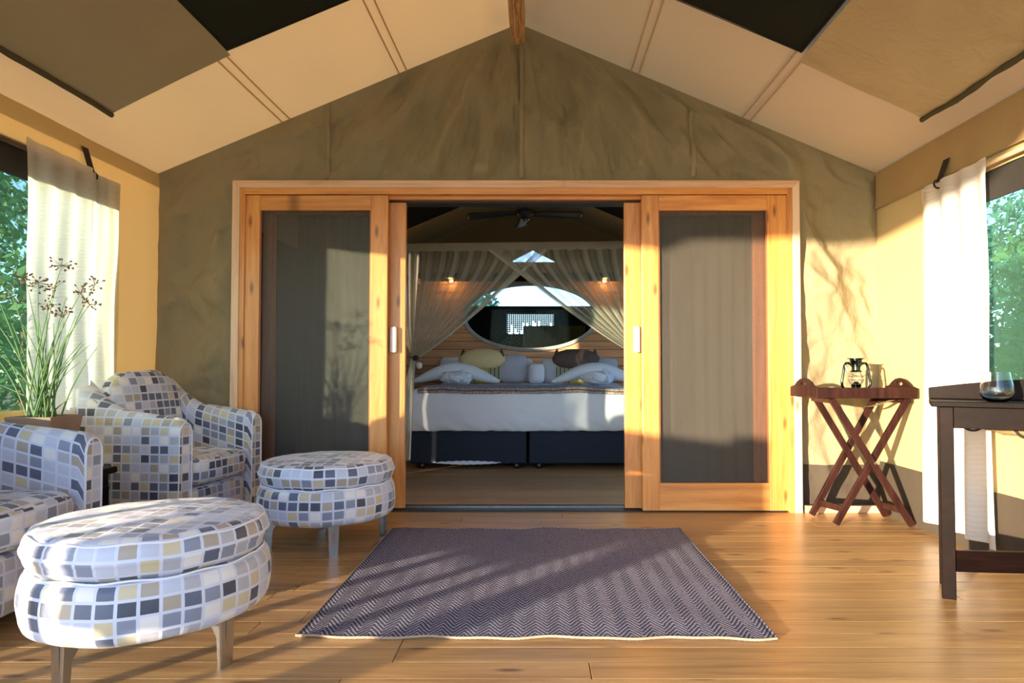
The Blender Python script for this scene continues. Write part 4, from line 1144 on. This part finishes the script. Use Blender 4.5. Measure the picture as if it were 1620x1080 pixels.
# ------------------------------------------------------------------ unseen railing added outside the left front, shaped to cast streak shadows
rl = thing('shadow_railing', 'unseen railing added at the open front left to cast the floor streaks', 'railing', (0, 0, 0))
box('post', (XL-.15, -.20, 0), (XL-.05, -.03, .95), M['bark'], rl)
box('top_rail', (XL-.12, -.03, .84), (XL-.06, 1.34, .89), M['bark'], rl)
box('canvas_panel', (XL-.10, -.03, .37), (XL-.09, .40, .84), M['olive'], rl)
box('canvas_panel', (XL-.10, .40, .62), (XL-.09, 1.34, .84), M['olive'], rl)
for yy, wd in ((.235, .03), (.49, .045), (.80, .06), (1.10, .035)):
    box('baluster', (XL-.11, yy, 0), (XL-.08, yy+wd, .84), M['bark'], rl)

# ------------------------------------------------------------------ trees outside
def tree_mesh(n, seed, R):
    rnd = random.Random(seed); m = MB()
    cl_ = [(Vector((rnd.gauss(0, .5), rnd.gauss(0, .5), rnd.gauss(0, .45)))*R, rnd.uniform(.35, .6)*R) for _ in range(14)]
    for i in range(n):
        c, r = rnd.choice(cl_); d = Vector((rnd.gauss(0, 1), rnd.gauss(0, 1), rnd.gauss(0, 1))).normalized()
        p = c+d*r*rnd.uniform(.6, 1); a = Vector((rnd.gauss(0, 1), rnd.gauss(0, 1), rnd.gauss(0, 1))).normalized(); b = a.cross(d).normalized(); s = rnd.uniform(.06, .13)
        m.add([p-a*s, p+b*s*.45, p+a*s, p-b*s*.45], [(0, 1, 2, 3)])
    return m
trees = [(-9.0, 11.6, 2.4, 'leaf', 2.3), (-8.0, 6.6, .9, 'leaf2', 1.1), (-17, 17, 3.4, 'leaf', 3.0), (10.0, 13.0, 2.4, 'leaf2', 2.3), (18.6, 18.2, 3.2, 'leaf', 2.8), (6.6, 8.2, .8, 'leaf', 1.15), (-2.1, 17.0, 2.1, 'leaf2', .85), (10.6, 8.4, 1.0, 'leaf2', 1.3), (-13.6, 9.2, 1.3, 'leaf2', 1.5)]
labs = ['large green tree outside the left window', 'low dark bush outside the left window', 'big spreading tree far out on the left', 'blue green tree beyond the right window gauze', 'tall green tree farther out on the right', 'low bush outside the right tent wall', 'small tree against the sky through the oval opening', 'low bush near the right window', 'low bush near the left window']
for i, ((x, y, z, mt, R), lab) in enumerate(zip(trees, labs)):
    t = thing('tree' if R > 1.6 or i == 6 else 'bush', lab, 'tree' if R > 1.6 or i == 6 else 'bush', (x, y, -.5))
    o = tree_mesh(4200 if R < 2 else 9000, i, R).build('crown', M[mt], t, fix=False); o.location = (0, 0, z+.5)
    MB().tube([(0, 0, -.05), (.06, .03, z*.5+.2), (.0, 0, z+.6)], [.12, .09, .05], 8).build('trunk', M['bark'], t, smooth=True)
